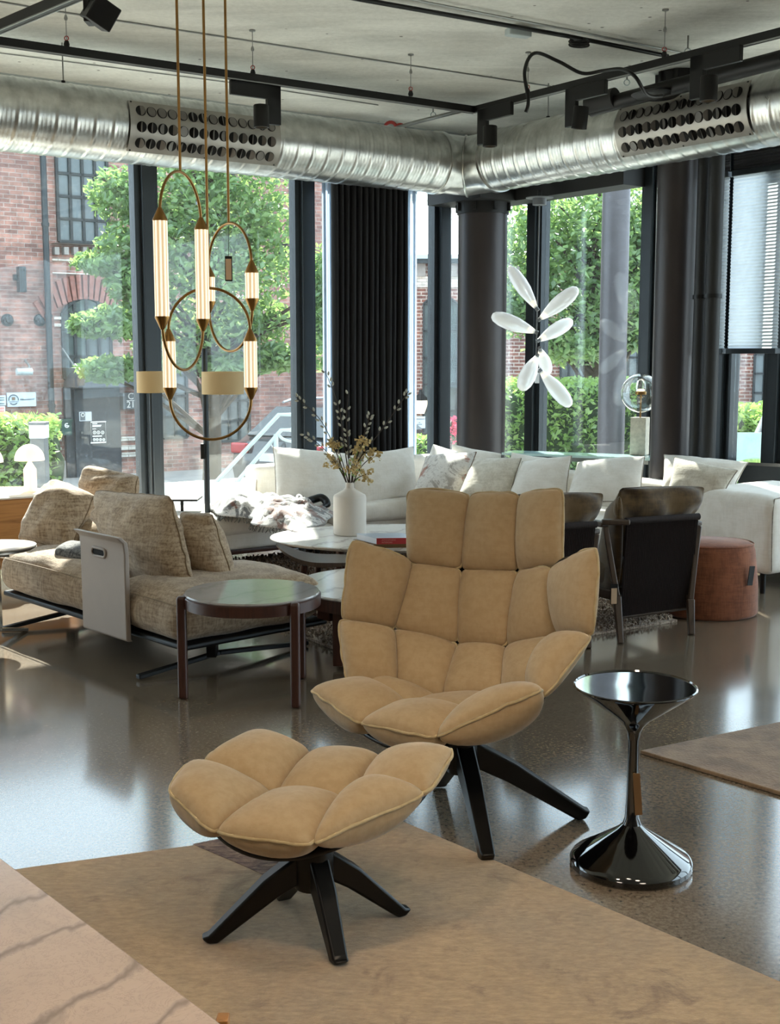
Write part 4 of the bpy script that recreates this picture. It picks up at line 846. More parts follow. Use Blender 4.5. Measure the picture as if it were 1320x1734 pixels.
# ================================================================ rugs
def rug(pts, z1, m, label, name='rug', curve=0):
    q = quadprism([Vector((p.x, p.y, 0)) for p in pts], .001, z1); return tag(q.build(name, M[m], flat=True, bevel=.004), label, 'rug')
A_ = Vector((.045, 3.915, 0)); Bv = Vector((.66, -.752, 0)); Cv = Vector((-.94, -.335, 0)).normalized()
tr_ = thing('rug', (A_.x, A_.y, 0), 'worn sand coloured rug under the footstool', 'rug')
mb = MB(); edge = [A_, A_ + Bv * 1.5, A_ + Bv * 2.6, A_ + Bv * 2.6 + Cv * 2.6, A_ + Cv * 2.4 - Vector((0, .1, 0)), A_ + Cv * 1.8 - Vector((0, .0, 0)), A_ + Cv * 1.2 + Vector((0, .04, 0)), A_ + Cv * .6 + Vector((0, .04, 0))]
n = len(edge); mb.add([Vector((p.x, p.y, 0.001)) for p in edge] + [Vector((p.x, p.y, .012)) for p in edge], [tuple(range(n)), tuple(range(n, 2 * n))[::-1]] + [(i, i + n, (i + 1) % n + n, (i + 1) % n) for i in range(n)])
mb.build('pile', M['rug'], tr_, bevel=.003, flat=True)
ins = [G(326, 1436), G(425, 1416), G(520, 1465), G(560, 1530), G(470, 1500), G(420, 1476)]; mb = MB(); n = len(ins)
mb.add([Vector((p.x, p.y, .0122)) for p in ins] + [Vector((p.x, p.y, .0135)) for p in ins], [tuple(range(n)), tuple(range(n, 2 * n))[::-1]] + [(i, i + n, (i + 1) % n + n, (i + 1) % n) for i in range(n)]); mb.build('dark_woven_field', M['rugdark'], tr_, flat=True)
a = G(1083, 1277); rug([a, a + (G(1320, 1228) - a) * 2.4, a + (G(1320, 1228) - a) * 2.4 + (G(1320, 1348) - a) * 2.4, a + (G(1320, 1348) - a) * 2.4], .016, 'rug2', 'plain brown rug at the right edge beyond the black pedestal table')
def shag(quad, z, n, label, seed, m='shag'):
    rnd = random.Random(seed); mb = MB(); t = thing('shag_rug', (sum(q.x for q in quad) / 4, sum(q.y for q in quad) / 4, 0), label, 'rug')
    quadprism(quad, .001, z * .5).build('backing', M[m], t, flat=True)
    for _ in range(n):
        u, v = rnd.random(), rnd.random(); p = quad[0].lerp(quad[1], u).lerp(quad[3].lerp(quad[2], u), v); q = rnd.uniform(0, 6.28); l = rnd.uniform(.012, .028); d = Vector((math.cos(q), math.sin(q), 0)); h = rnd.uniform(.6, 1.0) * z; w = Vector((-d.y, d.x, 0)) * .0065
        b0 = Vector((p.x, p.y, z * .45)); b1 = b0 + d * l * .5 + Vector((0, 0, h)); b2 = b0 + d * l * 1.3 + Vector((0, 0, h * .6)); mb.add([b0 - w, b0 + w, b1 + w, b1 - w, b2 + w * .4, b2 - w * .4], [(0, 1, 2, 3), (3, 2, 4, 5)])
    mb.build('pile', M[m], t, flat=True).__setitem__('kind', 'stuff')
c0 = G(510, 1079); c1_ = G(575, 1105); dd = (c1_ - c0).normalized(); pp = Vector((-dd.y, dd.x, 0)); pp = pp if pp.y > 0 else -pp
c0 = c0 + dd * .845
shag([c0, c0 + pp * 2.03, c0 + pp * 2.03 - dd * 1.7, c0 - dd * 1.7], .03, 9000, 'pale shaggy rug under the low coffee table and armchairs', 5)
c0 = G(372, 1000); shag([c0, c0 + EA * 3.0, c0 + EA * 3.0 - EB * .95, c0 - EB * .95], .03, 7000, 'brown shaggy rug in front of the white sofa', 6, 'shag2')

# ================================================================ husk-like armchair (shell, pads, star base)
def YC(s, q): return 3.95 - .82 * q - .57 * s
AC = (.24, 3.95)
ch = thing('armchair', (AC[0], AC[1], 0), 'large sand coloured padded shell armchair with black star base', 'armchair')
def K(px, py, s, q): return P(px, py, YC(s, q))
gA = {
 'h0': K(690, 828, -.27, -.38), 'h1': K(796, 836, -.09, -.40), 'h2': K(879, 836, .09, -.40), 'h3': K(953, 828, .27, -.38),
 'b0': K(690, 953, -.27, -.29), 'b1': K(781, 964, -.09, -.34), 'b2': K(877, 967, .09, -.34), 'b3': K(951, 956, .27, -.29),
 'u0': K(697, 953, -.27, -.28), 'u3': K(934, 960, .27, -.28),
 'w0t': K(594, 912, -.43, -.10), 'w0i': K(699, 950, -.28, -.26), 'w0b': K(578, 1050, -.42, -.02), 'w0j': K(667, 1066, -.27, -.18),
 'w1t': K(1013, 924, .43, -.10), 'w1i': K(931, 962, .27, -.27), 'w1b': K(1003, 1076, .42, -.02), 'w1j': K(944, 1076, .27, -.18),
 'm0': K(666, 1064, -.27, -.19), 'm1': K(775, 1091, -.09, -.25), 'm2': K(858, 1095, .09, -.25), 'm3': K(944, 1076, .27, -.19),
 'a0t': K(572, 1050, -.42, .0), 'a0b': K(588, 1160, -.38, .12), 'a0j': K(672, 1160, -.25, .02), 'a0k': K(668, 1066, -.27, -.16),
 'l0': K(672, 1160, -.24, .0), 'l1': K(748, 1182, -.08, -.04), 'l2': K(850, 1172, .10, -.04), 'l3': K(905, 1165, .24, .0),
 'a1t': K(1003, 1076, .42, .0), 'a1b': K(920, 1182, .38, .16), 'a1j': K(893, 1166, .27, .06), 'a1k': K(942, 1078, .28, -.14)}
g = gA
view = (0, -1, .15)
pads = [('h0', 'h1', 'b1', 'b0', .045), ('h1', 'h2', 'b2', 'b1', .045), ('h2', 'h3', 'b3', 'b2', .045),
        ('w0t', 'w0i', 'w0j', 'w0b', .045), ('u0', 'b1', 'm1', 'm0', .04), ('b1', 'b2', 'm2', 'm1', .04), ('b2', 'u3', 'm3', 'm2', .04), ('w1i', 'w1t', 'w1b', 'w1j', .045),
        ('a0t', 'a0k', 'a0j', 'a0b', .05), ('m0', 'm1', 'l1', 'l0', .04), ('m1', 'm2', 'l2', 'l1', .04), ('m2', 'm3', 'l3', 'l2', .04), ('a1k', 'a1t', 'a1b', 'a1j', .06)]
def grow(pts, k):
    c = sum(pts, Vector()) / 4; return [c + (p - c) * k for p in pts]
def chairpad(par, pts, bf, bb, seed, nrm=view, k=1.03, pw=.42, pipe=True, pm='huskpipe', fm='husk', cr=.09, wr=.004):
    mb = MB(); mb.pad(grow([Vector(p) for p in pts], k), bf, bb, 18, 0, cr, wr, seed, pw, nrm); rim = [p + Vector((noise.noise(p * 21), noise.noise(p * 23 + Vector((3, 1, 2))), noise.noise(p * 19 + Vector((0, 5, 0))))) * .006 for p in mb.rim]
    o = mb.build('seat_pad', M[fm], par, ang=80)
    if pipe: MB().tube(rim, .005, 6, closed=True).build('piping', M[pm], o, ang=80)
    return o
for i, (a, b, c, d, bf) in enumerate(pads):
    pts = [g[d], g[c], g[b], g[a]]
    chairpad(ch, pts, bf * 1.25, .035, i + 1)
# seat
s_ = {'f0': K(524, 1168, -.40, .30), 'f1': K(608, 1224, -.16, .40), 'f2': K(737, 1250, .12, .40), 'f3': K(917, 1168, .42, .24),
      'c0': K(622, 1152, -.35, .10), 'c1': K(690, 1195, -.12, .16), 'c2': K(790, 1200, .10, .16), 'c3': K(905, 1170, .30, .10),
      'k0': K(650, 1150, -.27, .02), 'k1': K(748, 1186, -.08, -.04), 'k2': K(852, 1178, .10, -.04)}
up = (-.3, -.5, 1)
for i, (a, b, c, d, bf, bb) in enumerate((('f0', 'f1', 'c1', 'c0', .055, .10), ('f1', 'f2', 'c2', 'c1', .055, .10), ('f2', 'f3', 'c3', 'c2', .06, .10), ('c0', 'c1', 'k1', 'k0', .035, .04), ('c1', 'c2', 'k2', 'k1', .035, .04), ('c2', 'c3', 'k2', 'k2', .03, .04))):
    pts = [s_[a], s_[b], s_[c], s_[d]]
    if i == 5: pts = [s_['c2'], s_['c3'], K(896, 1165, .27, .0), s_['k2']]
    chairpad(ch, pts, bf, bb, 30 + i, up, 1.05)
# black shell behind the pads
def grid_shell(rows, off, thick, par, name='shell', m='shell'):
    nr, nc = len(rows), len(rows[0]); vs = [Vector(p) for r_ in rows for p in r_]
    mb = MB(); mb.add([v for v in vs], [(i * nc + j, i * nc + j + 1, (i + 1) * nc + j + 1, (i + 1) * nc + j) for i in range(nr - 1) for j in range(nc - 1)])
    o = mb.build(name, M[m], par, ang=180, sub=3)
    sl = o.modifiers.new('solid', 'SOLIDIFY'); sl.thickness = thick; sl.offset = 0; return o
def off(p, dy, dz=0, dx=0): return Vector(p) + Vector((dx, dy, dz))
o_ = lambda k, dy=.055, dz=0, dx=0: off(g[k], dy, dz, dx)
rows = [[o_('h0', .05, -.03, .01), o_('h1', .05, -.03), o_('h2', .05, -.03), o_('h3', .05, -.03, -.02)],
        [o_('b0', .055, 0, .01), o_('b1'), o_('b2'), o_('b3', .055, 0, -.02)],
        [o_('m0', .06), o_('m1'), o_('m2'), o_('m3', .06)],
        [off(g['l0'], .09, -.03), off(g['l1'], .10, -.04), off(g['l2'], .10, -.04), off(g['l3'], .09, -.03)]]
grid_shell(rows, 0, .012, ch, 'back_shell')
bowl = [[off(s_['f0'], .12, -.10, .09), off(s_['f1'], .10, -.10, .03), off(s_['f2'], .10, -.10, .0), off(s_['f3'], .10, -.09, -.08)],
        [off(s_['c0'], .06, -.13, .04), off(s_['c1'], .05, -.115), off(s_['c2'], .05, -.125), off(s_['c3'], .06, -.105, -.03)],
        [off(g['a0b'], .14, -.10, .04), off(g['l1'], .10, -.13), off(g['l2'], .10, -.13), off(g['a1b'], .12, -.08, .0)],
        [off(g['w0b'], .12, -.0, .05), off(g['m1'], .12, -.06), off(g['m2'], .12, -.06), off(g['w1b'], .10, -.0, -.03)]]
grid_shell(bowl, 0, .014, ch, 'seat_shell')
for sgn, kk in ((-1, ('w0t', 'w0b', 'w0j', 'w0i')), (1, ('w1t', 'w1b', 'w1j', 'w1i'))):
    a, b, c, d = [off(g[k], .055, 0, -.02 * sgn) for k in kk]; grid_shell([[a, d], [b, c]], 0, .012, ch, 'wing_shell')
def star(par, c, hub_z, feet, w=.045, name='leg', hub_r=.055, top=None):
    c = Vector(c); top = top or hub_z + .05
    MB().lathe([(hub_r * .9, hub_z - .09), (hub_r, hub_z - .06), (hub_r, hub_z), (hub_r * .8, top)], (c.x, c.y, 0), 24).build('hub', M['blackmatte'], par)
    for f in feet:
        f = Vector(f); d = Vector((f.x - c.x, f.y - c.y, 0)).normalized(); s0 = Vector((c.x, c.y, hub_z - .02)) + d * .02; knee = s0.lerp(Vector((f.x, f.y, 0.012)), .36) + Vector((0, 0, .012)); e = Vector((f.x, f.y, .0)) + Vector((0, 0, w * .42))
        mb = MB(); sdv = d.cross(Vector((0, 0, 1))); secs = []
        for p, ww, hh in ((s0, w * 1.2, w * 1.6), (knee, w * 1.15, w * 1.35), (e - d * .015, w * .95, w * .9), (e + d * .008, w * .8, w * .6)):
            ax = (e - s0).normalized(); u = sdv.cross(ax); secs.append([p + sdv * i * ww / 2 + u * j * hh / 2 for i, j in ((-1, -1), (1, -1), (1, 1), (-1, 1))])
        vs = [v for s2 in secs for v in s2]; lo = min(v.z for v in vs); fs = []
        vs = [Vector((v.x, v.y, max(v.z, .0135 if par.name.startswith('foot') else .001))) for v in vs]
        for i in range(3):
            for k in range(4): l = (k + 1) % 4; fs.append((i * 4 + k, i * 4 + l, i * 4 + 4 + l, i * 4 + 4 + k))
        fs += [(3, 2, 1, 0), (12, 13, 14, 15)]; mb.add(vs, fs); mb.build(name, M['blackmatte'], par, bevel=.007, seg=3, ang=30)
hb = G(778, 1290, .32); hc = P(782, 1290, 3.93); star(ch, (hc.x, hc.y, 0), .27, [(.30, 3.60), (.655, 3.965), (.175, 4.29), (-.19, 3.93)], .05, top=.36)
# price tag on the left of the headrest
tg = MB(); a = P(686, 868, 4.42); tg.box(a + Vector((.012, .0, -.05)), (.016, .004, .1), .3); tg.build('hang_tag', M['bookbrown'], ch, flat=True)

# ================================================================ footstool
def YO(s, q): return 3.14 - .94 * q - .342 * s
def KO(px, py, s, q): return P(px, py, YO(s, q))
ft = thing('footstool', (-.2, 3.13, .013), 'sand coloured padded footstool with black star base on the rug', 'footstool')
q_ = {'bl': KO(342, 1286, -.33, .0), 'bt': KO(430, 1238, -.27, -.26), 'b1': KO(527, 1275, -.1, -.28), 'c1': KO(467, 1348, -.1, .0), 'fl': KO(322, 1290, -.34, .02), 'fo': KO(284, 1340, -.31, .22), 'f1': KO(361, 1410, -.12, .30),
      'b2': KO(648, 1280, .12, -.28), 'c2': KO(585, 1352, .1, .0), 'f2': KO(525, 1432, .12, .30), 'b3': KO(770, 1268, .34, -.18), 'e3': KO(723, 1342, .33, .02)}
upo = (-.1, -.3, 1)
for i, (a, b, c, d) in enumerate((('bl', 'c1', 'b1', 'bt'), ('c1', 'c2', 'b2', 'b1'), ('c2', 'e3', 'b3', 'b2'), ('fo', 'f1', 'c1', 'fl'), ('f1', 'f2', 'c2', 'c1'), ('f2', 'e3', 'c2', 'c2'))):
    pts = [q_[a], q_[b], q_[c], q_[d]]
    if i == 5: pts = [q_['f2'], q_['e3'], KO(640, 1325, .2, .0), q_['c2']]
    if i == 2: pts = [KO(605, 1345, .13, .0), q_['e3'], q_['b3'], q_['b2']]
    chairpad(ft, pts, .062, .085 if i > 2 else .05, 50 + i, upo, 1.035, .45)
osh = [[off(q_['fo'], .07, -.065, .06), off(q_['f1'], .07, -.085, .02), off(q_['f2'], .07, -.085, -.01), off(q_['e3'], .03, -.065, -.05)], [off(q_['fl'], .0, -.07, .06), off(q_['c1'], 0, -.10), off(q_['c2'], 0, -.10), off(q_['e3'], .05, -.06, -.03)], [off(q_['bt'], -.03, -.06, .03), off(q_['b1'], -.03, -.06), off(q_['b2'], -.03, -.06), off(q_['b3'], -.03, -.05, -.03)]]
grid_shell(osh, 0, .012, ft, 'shell')
oc = P(530, 1455, 3.12); star(ft, (oc.x, oc.y, 0), .235, [(-.482, 3.07), (-.125, 2.945), (.04, 3.235), (-.31, 3.34)], .045, top=.33)

# ================================================================ black pedestal table
c = G(1067, 1466); bt = thing('pedestal_table', (c.x, c.y, 0), 'glossy black hourglass pedestal table on the bare floor', 'table')
MB().lathe([(0, 0), (.18, 0), (.184, .006), (.184, .022), (.180, .030), (.172, .037), (.045, .118), (.028, .134), (.021, .155), (.018, .22)], c, 96).build('base_cone', M['blackgloss'], bt, ang=25)
MB().lathe([(.018, .22), (.0175, .40)], c, 48, cap=False).build('stem', M['blackgloss'], bt)
MB().lathe([(.0175, .40), (.02, .422), (.03, .442), (.05, .462), (.178, .555), (.1835, .561), (.1835, .565), (.180, .567), (.177, .563), (0, .562)], c, 96).build('top_funnel', M['blackgloss'], bt, ang=25)
mb = MB(); p = P(1079, 1345, 3.56); mb.box(p, (.022, .004, .13), .5, M=Matrix.Rotation(-.08, 3, 'Y')); mb.tube([P(1071, 1308, 3.57), p + Vector((0, 0, .06))], .0015, 5); mb.build('hang_tag', M['bookbrown'], bt, flat=True)

# ================================================================ marble table in the near left corner
mz = .45; q = [G(0, 1452, mz), G(375, 1734, mz)]; d = (q[1] - q[0]).normalized(); n_ = Vector((-d.y, d.x, 0)); n_ = n_ if n_.x < 0 else -n_
a0 = q[0] - d * .6; a1 = q[1] + d * .12
mt = thing('marble_table', ((a0 + a1).x / 2, (a0 + a1).y / 2, 0), 'pinkish marble table top in the near left corner', 'table')
quadprism([a0, a1, a1 + n_ * .9, a0 + n_ * .9], mz - .02, mz).build('table_top', M['marbleP'], mt, bevel=.003, flat=True)
quadprism([a0 + d * .1 + n_ * .1, a1 - d * .1 + n_ * .1, a1 - d * .1 + n_ * .8, a0 + d * .1 + n_ * .8], mz - .08, mz - .02).build('under_frame', M['bookbrown'], mt, flat=True)
for u, v in ((.12, .12), (.12, .78)):
    for s2 in (0, 1):
        b = (a0 + d * u if s2 == 0 else a1 - d * u) + n_ * v; MB().box((b.x, b.y, (mz - .08) / 2 + .007), (.05, .05, mz - .094)).build('leg', M['bookbrown'], mt, bevel=.003)
pz = P(372, 1726, 2.02); MB().box(pz + Vector((.005, .0, -.03)), (.022, .03, .07)).build('corner_bracket', M['teak'], mt, bevel=.002)

# ================================================================ round walnut side table
c = P(427, 1008, 5.52); c = Vector((c.x, c.y, 0)); R0 = .312; zt = .478
st = thing('side_table', c, 'round side table with grey marble top and dark wood posts', 'side table')
MB().lathe([(0, zt - .012), (R0 - .008, zt - .012), (R0 - .004, zt - .006), (R0 - .008, zt), (0, zt)], c, 96).build('table_top', M['marbleG'], st)
MB().lathe([(R0 - .03, zt - .062), (R0, zt - .062), (R0 + .002, zt - .015), (R0 - .01, zt - .011), (R0 - .03, zt - .02)], c, 96, cap=False).build('apron', M['walnut'], st)
for f in ((315, 1183), (499, 1198), (483, 1157)):
    b = G(*f); dv = (Vector((b.x, b.y, 0)) - c); rr = dv.length; b = c + dv.normalized() * (R0 + .012); MB().rbox([(b.x - .022, b.y - .022), (b.x + .022, b.y - .022), (b.x + .022, b.y + .022), (b.x - .022, b.y + .022)], 0.0, zt - .004, .016).build('leg', M['walnut'], st)
# low marble coffee table behind it
c = Vector((.02, 6.3, 0)); zl = .37; RL = .51; lt2 = thing('coffee_table', c, 'low coffee table with white stone top behind the shell armchair', 'coffee table')
MB().lathe([(0, zl - .014), (RL, zl - .014), (RL + .003, zl - .007), (RL, zl), (0, zl)], c, 96).build('table_top', M['marbleW'], lt2)
MB().lathe([(RL - .12, zl - .08), (RL - .01, zl - .08), (RL - .008, zl - .015), (RL - .1, zl - .015)], c, 64).build('apron', M['walnut'], lt2)
for k in (232, 305, 20, 130):
    b = c + Vector((math.cos(R(k)), math.sin(R(k)), 0)) * (RL - .06); MB().box((b.x, b.y, (zl - .08) / 2 + .01), (.05, .05, zl - .10)).build('leg', M['walnut'], lt2, bevel=.004)
mb = MB(); mb.bar(c + Vector((-.35, -.33, zl - .10)), c + Vector((.3, .2, zl - .10)), .1, .05); mb.build('cross_brace', M['walnut'], lt2)

# ================================================================ oval marble coffee table, vase, flowers, books, stool
zc = .42; cL = G(457, 912, zc); c = Vector((cL.x + .82, 7.62, 0)); ot = thing('coffee_table', c, 'oval white marble coffee table holding the vase and books', 'coffee table')
MB().lathe([(0, zc - .03), (.9, zc - .03), (.96, zc - .022), (1.0, zc - .006), (.995, zc), (0, zc)], c, 96, sx=.83, sy=.55).build('table_top', M['marbleW'], ot)
MB().lathe([(0, zc - .06), (.6, zc - .06), (.6, zc - .03), (0, zc - .03)], c, 48, sx=.83, sy=.55).build('under_plate', M['walnut'], ot)
for k in (40, 140, 220, 320):
    b = c + Vector((math.cos(R(k)) * .55, math.sin(R(k)) * .35, 0)); MB().tube([(b.x, b.y, .03), (b.x * .9 + c.x * .1, b.y * .9 + c.y * .1, zc - .05)], [.018, .026], 14).build('leg', M['walnut'], ot)
v = G(592, 905, zc); zv = lambda py: P(592, py, v.y).z
vs_ = thing('vase', (v.x, v.y, zc), 'matt white cylindrical vase with narrow neck on the oval marble table', 'vase'); rv = .104
MB().lathe([(0, zc + .001), (rv - .006, zc + .001), (rv, zc + .008), (rv, zv(842)), (rv - .006, zv(838)), (.045, zv(830)), (.028, zv(826)), (.026, zv(818)), (.023, zv(817)), (.02, zv(817)), (.02, zv(830)), (0, zv(832))], (v.x, v.y, 0), 64).build('body', M['ceramic'], vs_)
base = Vector((v.x, v.y, zv(826)))
def branch(tip, mids, label, kind, seed, group):
    rnd = random.Random(seed); t = thing('willow_branch' if kind == 'w' else 'dried_flower_stem', base, label, 'branch' if kind == 'w' else 'flower', group)
    YB = v.y; pts = [base + Vector((rnd.uniform(-.01, .01), rnd.uniform(-.01, .01), -.03))] + [P(x, y, YB + dy) for x, y, dy in mids] + [P(tip[0], tip[1], YB + tip[2])]
    sp = spline(pts, 7); N = len(sp); MB().tube(sp, [.0045 - .003 * i / N for i in range(N)], 6).build('stem', M['bark'], t)
    if kind == 'w':
        for i in range(int(N * .35), N - 1):
            for s2 in (-1, 1):
                if rnd.random() < .55:
                    d = (sp[i + 1] - sp[i]).normalized(); sv = d.cross(Vector((0, 1, 0))) * s2; c = sp[i] + sv * .008 + d * rnd.uniform(0, .02); ax = (d * .8 + sv * .45 + Vector((0, rnd.uniform(-.3, .3), 0))).normalized()
                    MB().lathe([(0, -.012), (.006, -.006), (.0075, .002), (.005, .012), (0, .018)], c + ax * .01, 8, M=ax.to_track_quat('Z', 'Y').to_matrix()).build('catkin', M['catkin'], t)
    else:
        tip_ = sp[-1]
        for _ in range(6):
            bl = MB(); c = tip_ + Vector((rnd.uniform(-.035, .035), rnd.uniform(-.02, .02), rnd.uniform(-.05, .03))); bl.tube([sp[-4], c], .0015, 4)
            for _ in range(14):
                q = c + Vector((rnd.gauss(0, .011), rnd.gauss(0, .011), rnd.gauss(0, .011))); s2 = .0075; nrm = Vector((rnd.gauss(0, 1), rnd.gauss(-1, 1), rnd.gauss(0, 1))).normalized(); u = nrm.orthogonal(); w = nrm.cross(u)
                bl.add([q - u * s2, q - w * s2 + nrm * .004, q + u * s2, q + w * s2 + nrm * .004], [(0, 1, 2, 3)])
            bl.build('blossom', M['blossom'], t, flat=True)
        lf = MB()
        for i in range(5, N - 3, 3):
            d = Vector((rnd.uniform(-1, 1), rnd.uniform(-.5, .5), .8)).normalized(); u = d.orthogonal().normalized(); lf.add([sp[i], sp[i] + d * .03 + u * .007, sp[i] + d * .06, sp[i] + d * .03 - u * .007], [(0, 1, 2, 3)])
        lf.build('leaves', M['leaf2'], t, flat=True)
M['catkin'] = mat('willow_catkin', 'a8a698', .9, var=.2, vs=90); M['blossom'] = mat('dried_yellow_blossom', 'cdb682', .9, var=.25, vs=60)
grp = None
branch((500, 672, .02), [(578, 790, 0), (545, 715, .01)], 'willow branch leaning furthest left from the white vase', 'w', 1, grp)
branch((550, 628, -.02), [(585, 770, 0), (573, 690, 0)], 'tallest willow branch, rising left of centre', 'w', 2, grp)
branch((590, 668, .02), [(590, 770, 0), (586, 710, .02)], 'straight upright willow branch in the vase', 'w', 3, grp)
branch((692, 662, 0), [(607, 780, 0), (648, 725, 0)], 'long willow branch leaning right from the vase', 'w', 4, grp)
branch((626, 705, .03), [(601, 785, 0), (613, 745, .02)], 'short willow branch with a forked tip right of centre', 'w', 5, grp)
branch((516, 735, .03), [(575, 795, 0), (548, 760, .02)], 'short willow branch low on the left of the vase', 'w', 6, grp)
for i, (tp, md, lab) in enumerate((((568, 745, -.02), [(582, 790, 0)], 'yellow flower stem at upper left of the bouquet'), ((562, 780, 0), [(580, 800, 0)], 'yellow flower stem lowest on the left'), ((597, 785, -.04), [(592, 805, -.02)], 'yellow flower stem in the middle front of the bouquet'), ((613, 752, -.02), [(600, 790, 0)], 'large yellow flower head right of centre'),
        ((633, 770, .02), [(608, 795, 0)], 'yellow flower stem at the right of the bouquet'), ((620, 803, .02), [(602, 812, 0)], 'yellow flower stem drooping low on the right'), ((605, 765, .03), [(597, 795, 0)], 'pale flower head behind the middle of the bouquet'))):
    branch(tp, md, lab, 'f', 20 + i, grp)
def book(pq, z0, z1, spine, pages, cover, label, txt=None):
    t = thing('book', (sum(p.x for p in pq) / 4, sum(p.y for p in pq) / 4, z0), label, 'book')
    quadprism([Vector((p.x, p.y, 0)) for p in pq], z0 + .003, z1 - .003).build('pages', M[pages], t, flat=True)
    a = .004
    for za, zb in ((z0, z0 + .003), (z1 - .003, z1)):
        c = sum(pq, Vector()) / 4; quadprism([c + (p - c) * 1.02 for p in pq], za, zb).build('cover', M[cover], t, flat=True)
    u = (pq[1] - pq[0]).normalized(); nrm = Vector((u.y, -u.x, 0)); sp = quadprism([pq[0] + nrm * .001, pq[1] + nrm * .001, pq[1] + nrm * .006, pq[0] + nrm * .006], z0, z1).build('spine', M[spine], t, flat=True)
    if txt:
        for k, s_t in enumerate(txt): text_mesh(s_t, (z1 - z0) * .36, 'lettering', M['pinklet'], sp, Vector((pq[0].x, pq[0].y, 0)) + u * .03 + nrm * .0068 + Vector((0, 0, z0 + (z1 - z0) * (.68 - .4 * k))), u, (0, 0, 1), .0006)
    return t
b0 = G(632, 928, zc); b1 = b0 + Vector((.28, .03, 0)); bd = Vector((-.12, .20, 0)); book([b0, b1, b1 + bd, b0 + bd], zc, zc + .022, 'bookbrown', 'paper', 'bookbrown', 'brown book lying at the bottom of the pile on the marble table')
b0 = b0 + Vector((.018, .005, 0)); b1 = b0 + Vector((.265, .02, 0)); bd = Vector((-.12, .19, 0)); book([b0, b1, b1 + bd, b0 + bd], zc + .0225, zc + .058, 'bookred', 'paper', 'cover', 'book with red spine on top of the pile on the marble table', ('ATMOSPHERIC', 'INTERIORS'))
# curved stool
cs = G(560, 948, .36); YS = 6.8; sl_ = thing('stool', (P(545, 960, YS).x, YS + .1, 0), 'curved dark wood stool in front of the oval marble table', 'stool')
mb = MB(); nu, nv = 22, 8; vs = []
for th in (0, .022):
    for i in range(nu + 1):
        for j in range(nv + 1):
            u = -1 + 2 * i / nu; w = -1 + 2 * j / nv; x = .27 * u; dep = .155 * math.sqrt(max(.02, 1 - abs(u) ** 2.6)); vs.append(Vector((P(545, 960, YS).x + x, YS + .14 + dep * w - u * .02, .392 + (.085 if u < 0 else .0) * abs(u) ** 2.2 - th * (1.3 - .8 * abs(u)))))
n1 = (nu + 1) * (nv + 1)
for i in range(nu):
    for j in range(nv): a = i * (nv + 1) + j; mb.f += [(a, a + nv + 1, a + nv + 2, a + 1), (n1 + a, n1 + a + 1, n1 + a + nv + 2, n1 + a + nv + 1)]
for i in range(nu): a = i * (nv + 1); b = a + nv; mb.f += [(a, n1 + a, n1 + a + nv + 1, a + nv + 1), (b, b + nv + 1, n1 + b + nv + 1, n1 + b)]
for j in range(nv): a = j; b = nu * (nv + 1) + j; mb.f += [(a, a + 1, n1 + a + 1, n1 + a), (b, n1 + b, n1 + b + 1, b + 1)]
mb.v = [tuple(v_) for v_ in vs]; mb.m = [0] * len(mb.f); mb.build('seat', M['ashwood'], sl_)
for (x0, x1, dy) in ((515, 503, 0), (540, 530, .22), (584, 590, 0), (600, 606, .22)):
    a = P(x0, 955, YS + dy + .03); b = P(x1, 1000, YS + dy + .03); MB().tube([(b.x, b.y, 0.03), (a.x, a.y, .37)], [.015, .021], 14).build('leg', M['walnut'], sl_)

# ================================================================ beige sofa on the left
pf = [G(9, 1002, .2), G(304, 1093, .2)]
F0 = pf[1] + Vector((0.0, 0.02, 0)); F0.z = 0                                   # near corner of the platform
dl = (pf[0] - pf[1]); dl.z = 0; dl.normalize(); dr_ = Vector((-dl.y, dl.x, 0)); dr_ = dr_ if dr_.x > 0 else -dr_
Ltot = 1.9
def S(u, w, z=0): p = F0 + dl * u + dr_ * w; return Vector((p.x, p.y, z))
bs = thing('sofa', F0, 'beige linen sofa island on a thin black platform, left of the round side table', 'sofa')
def Sq(u0, u1, w0, w1): return [(S(u0, w0).x, S(u0, w0).y), (S(u0, w1).x, S(u0, w1).y), (S(u1, w1).x, S(u1, w1).y), (S(u1, w0).x, S(u1, w0).y)]
W1 = .92; up_ = (G(152, 1048, .2) - Vector((F0.x, F0.y, .2))).dot(dl)
MB().rbox(Sq(.02, Ltot, .03, W1), .155, .185, .012).build('platform', M['black'], bs)
for i, (u0, u1, w0, w1, z1, nm) in enumerate(((-.0, up_ - .08, 0, W1, .41, 0), (up_ - .0, Ltot + .02, 0, W1 * .98, .42, 1))):
    mb = MB().rbox(Sq(u0, u1, w0, w1), .185, z1, .1, .05, .012, 18, i * 5); o = mb.build('seat_cushion', M['linen'], bs, ang=80)
    e = .012; c_ = [S(u0 + .03, w0 + .0, z1 - .045), S(u1 - .03, w0, z1 - .045)]; MB().tube(spline([S(u0 + .03, w0 + .008, z1 - .035), S((u0 + u1) / 2, w0 + .006, z1 - .028), S(u1 - .03, w0 + .008, z1 - .035)], 6), .004, 6).build('piping', M['linenpipe'], o)
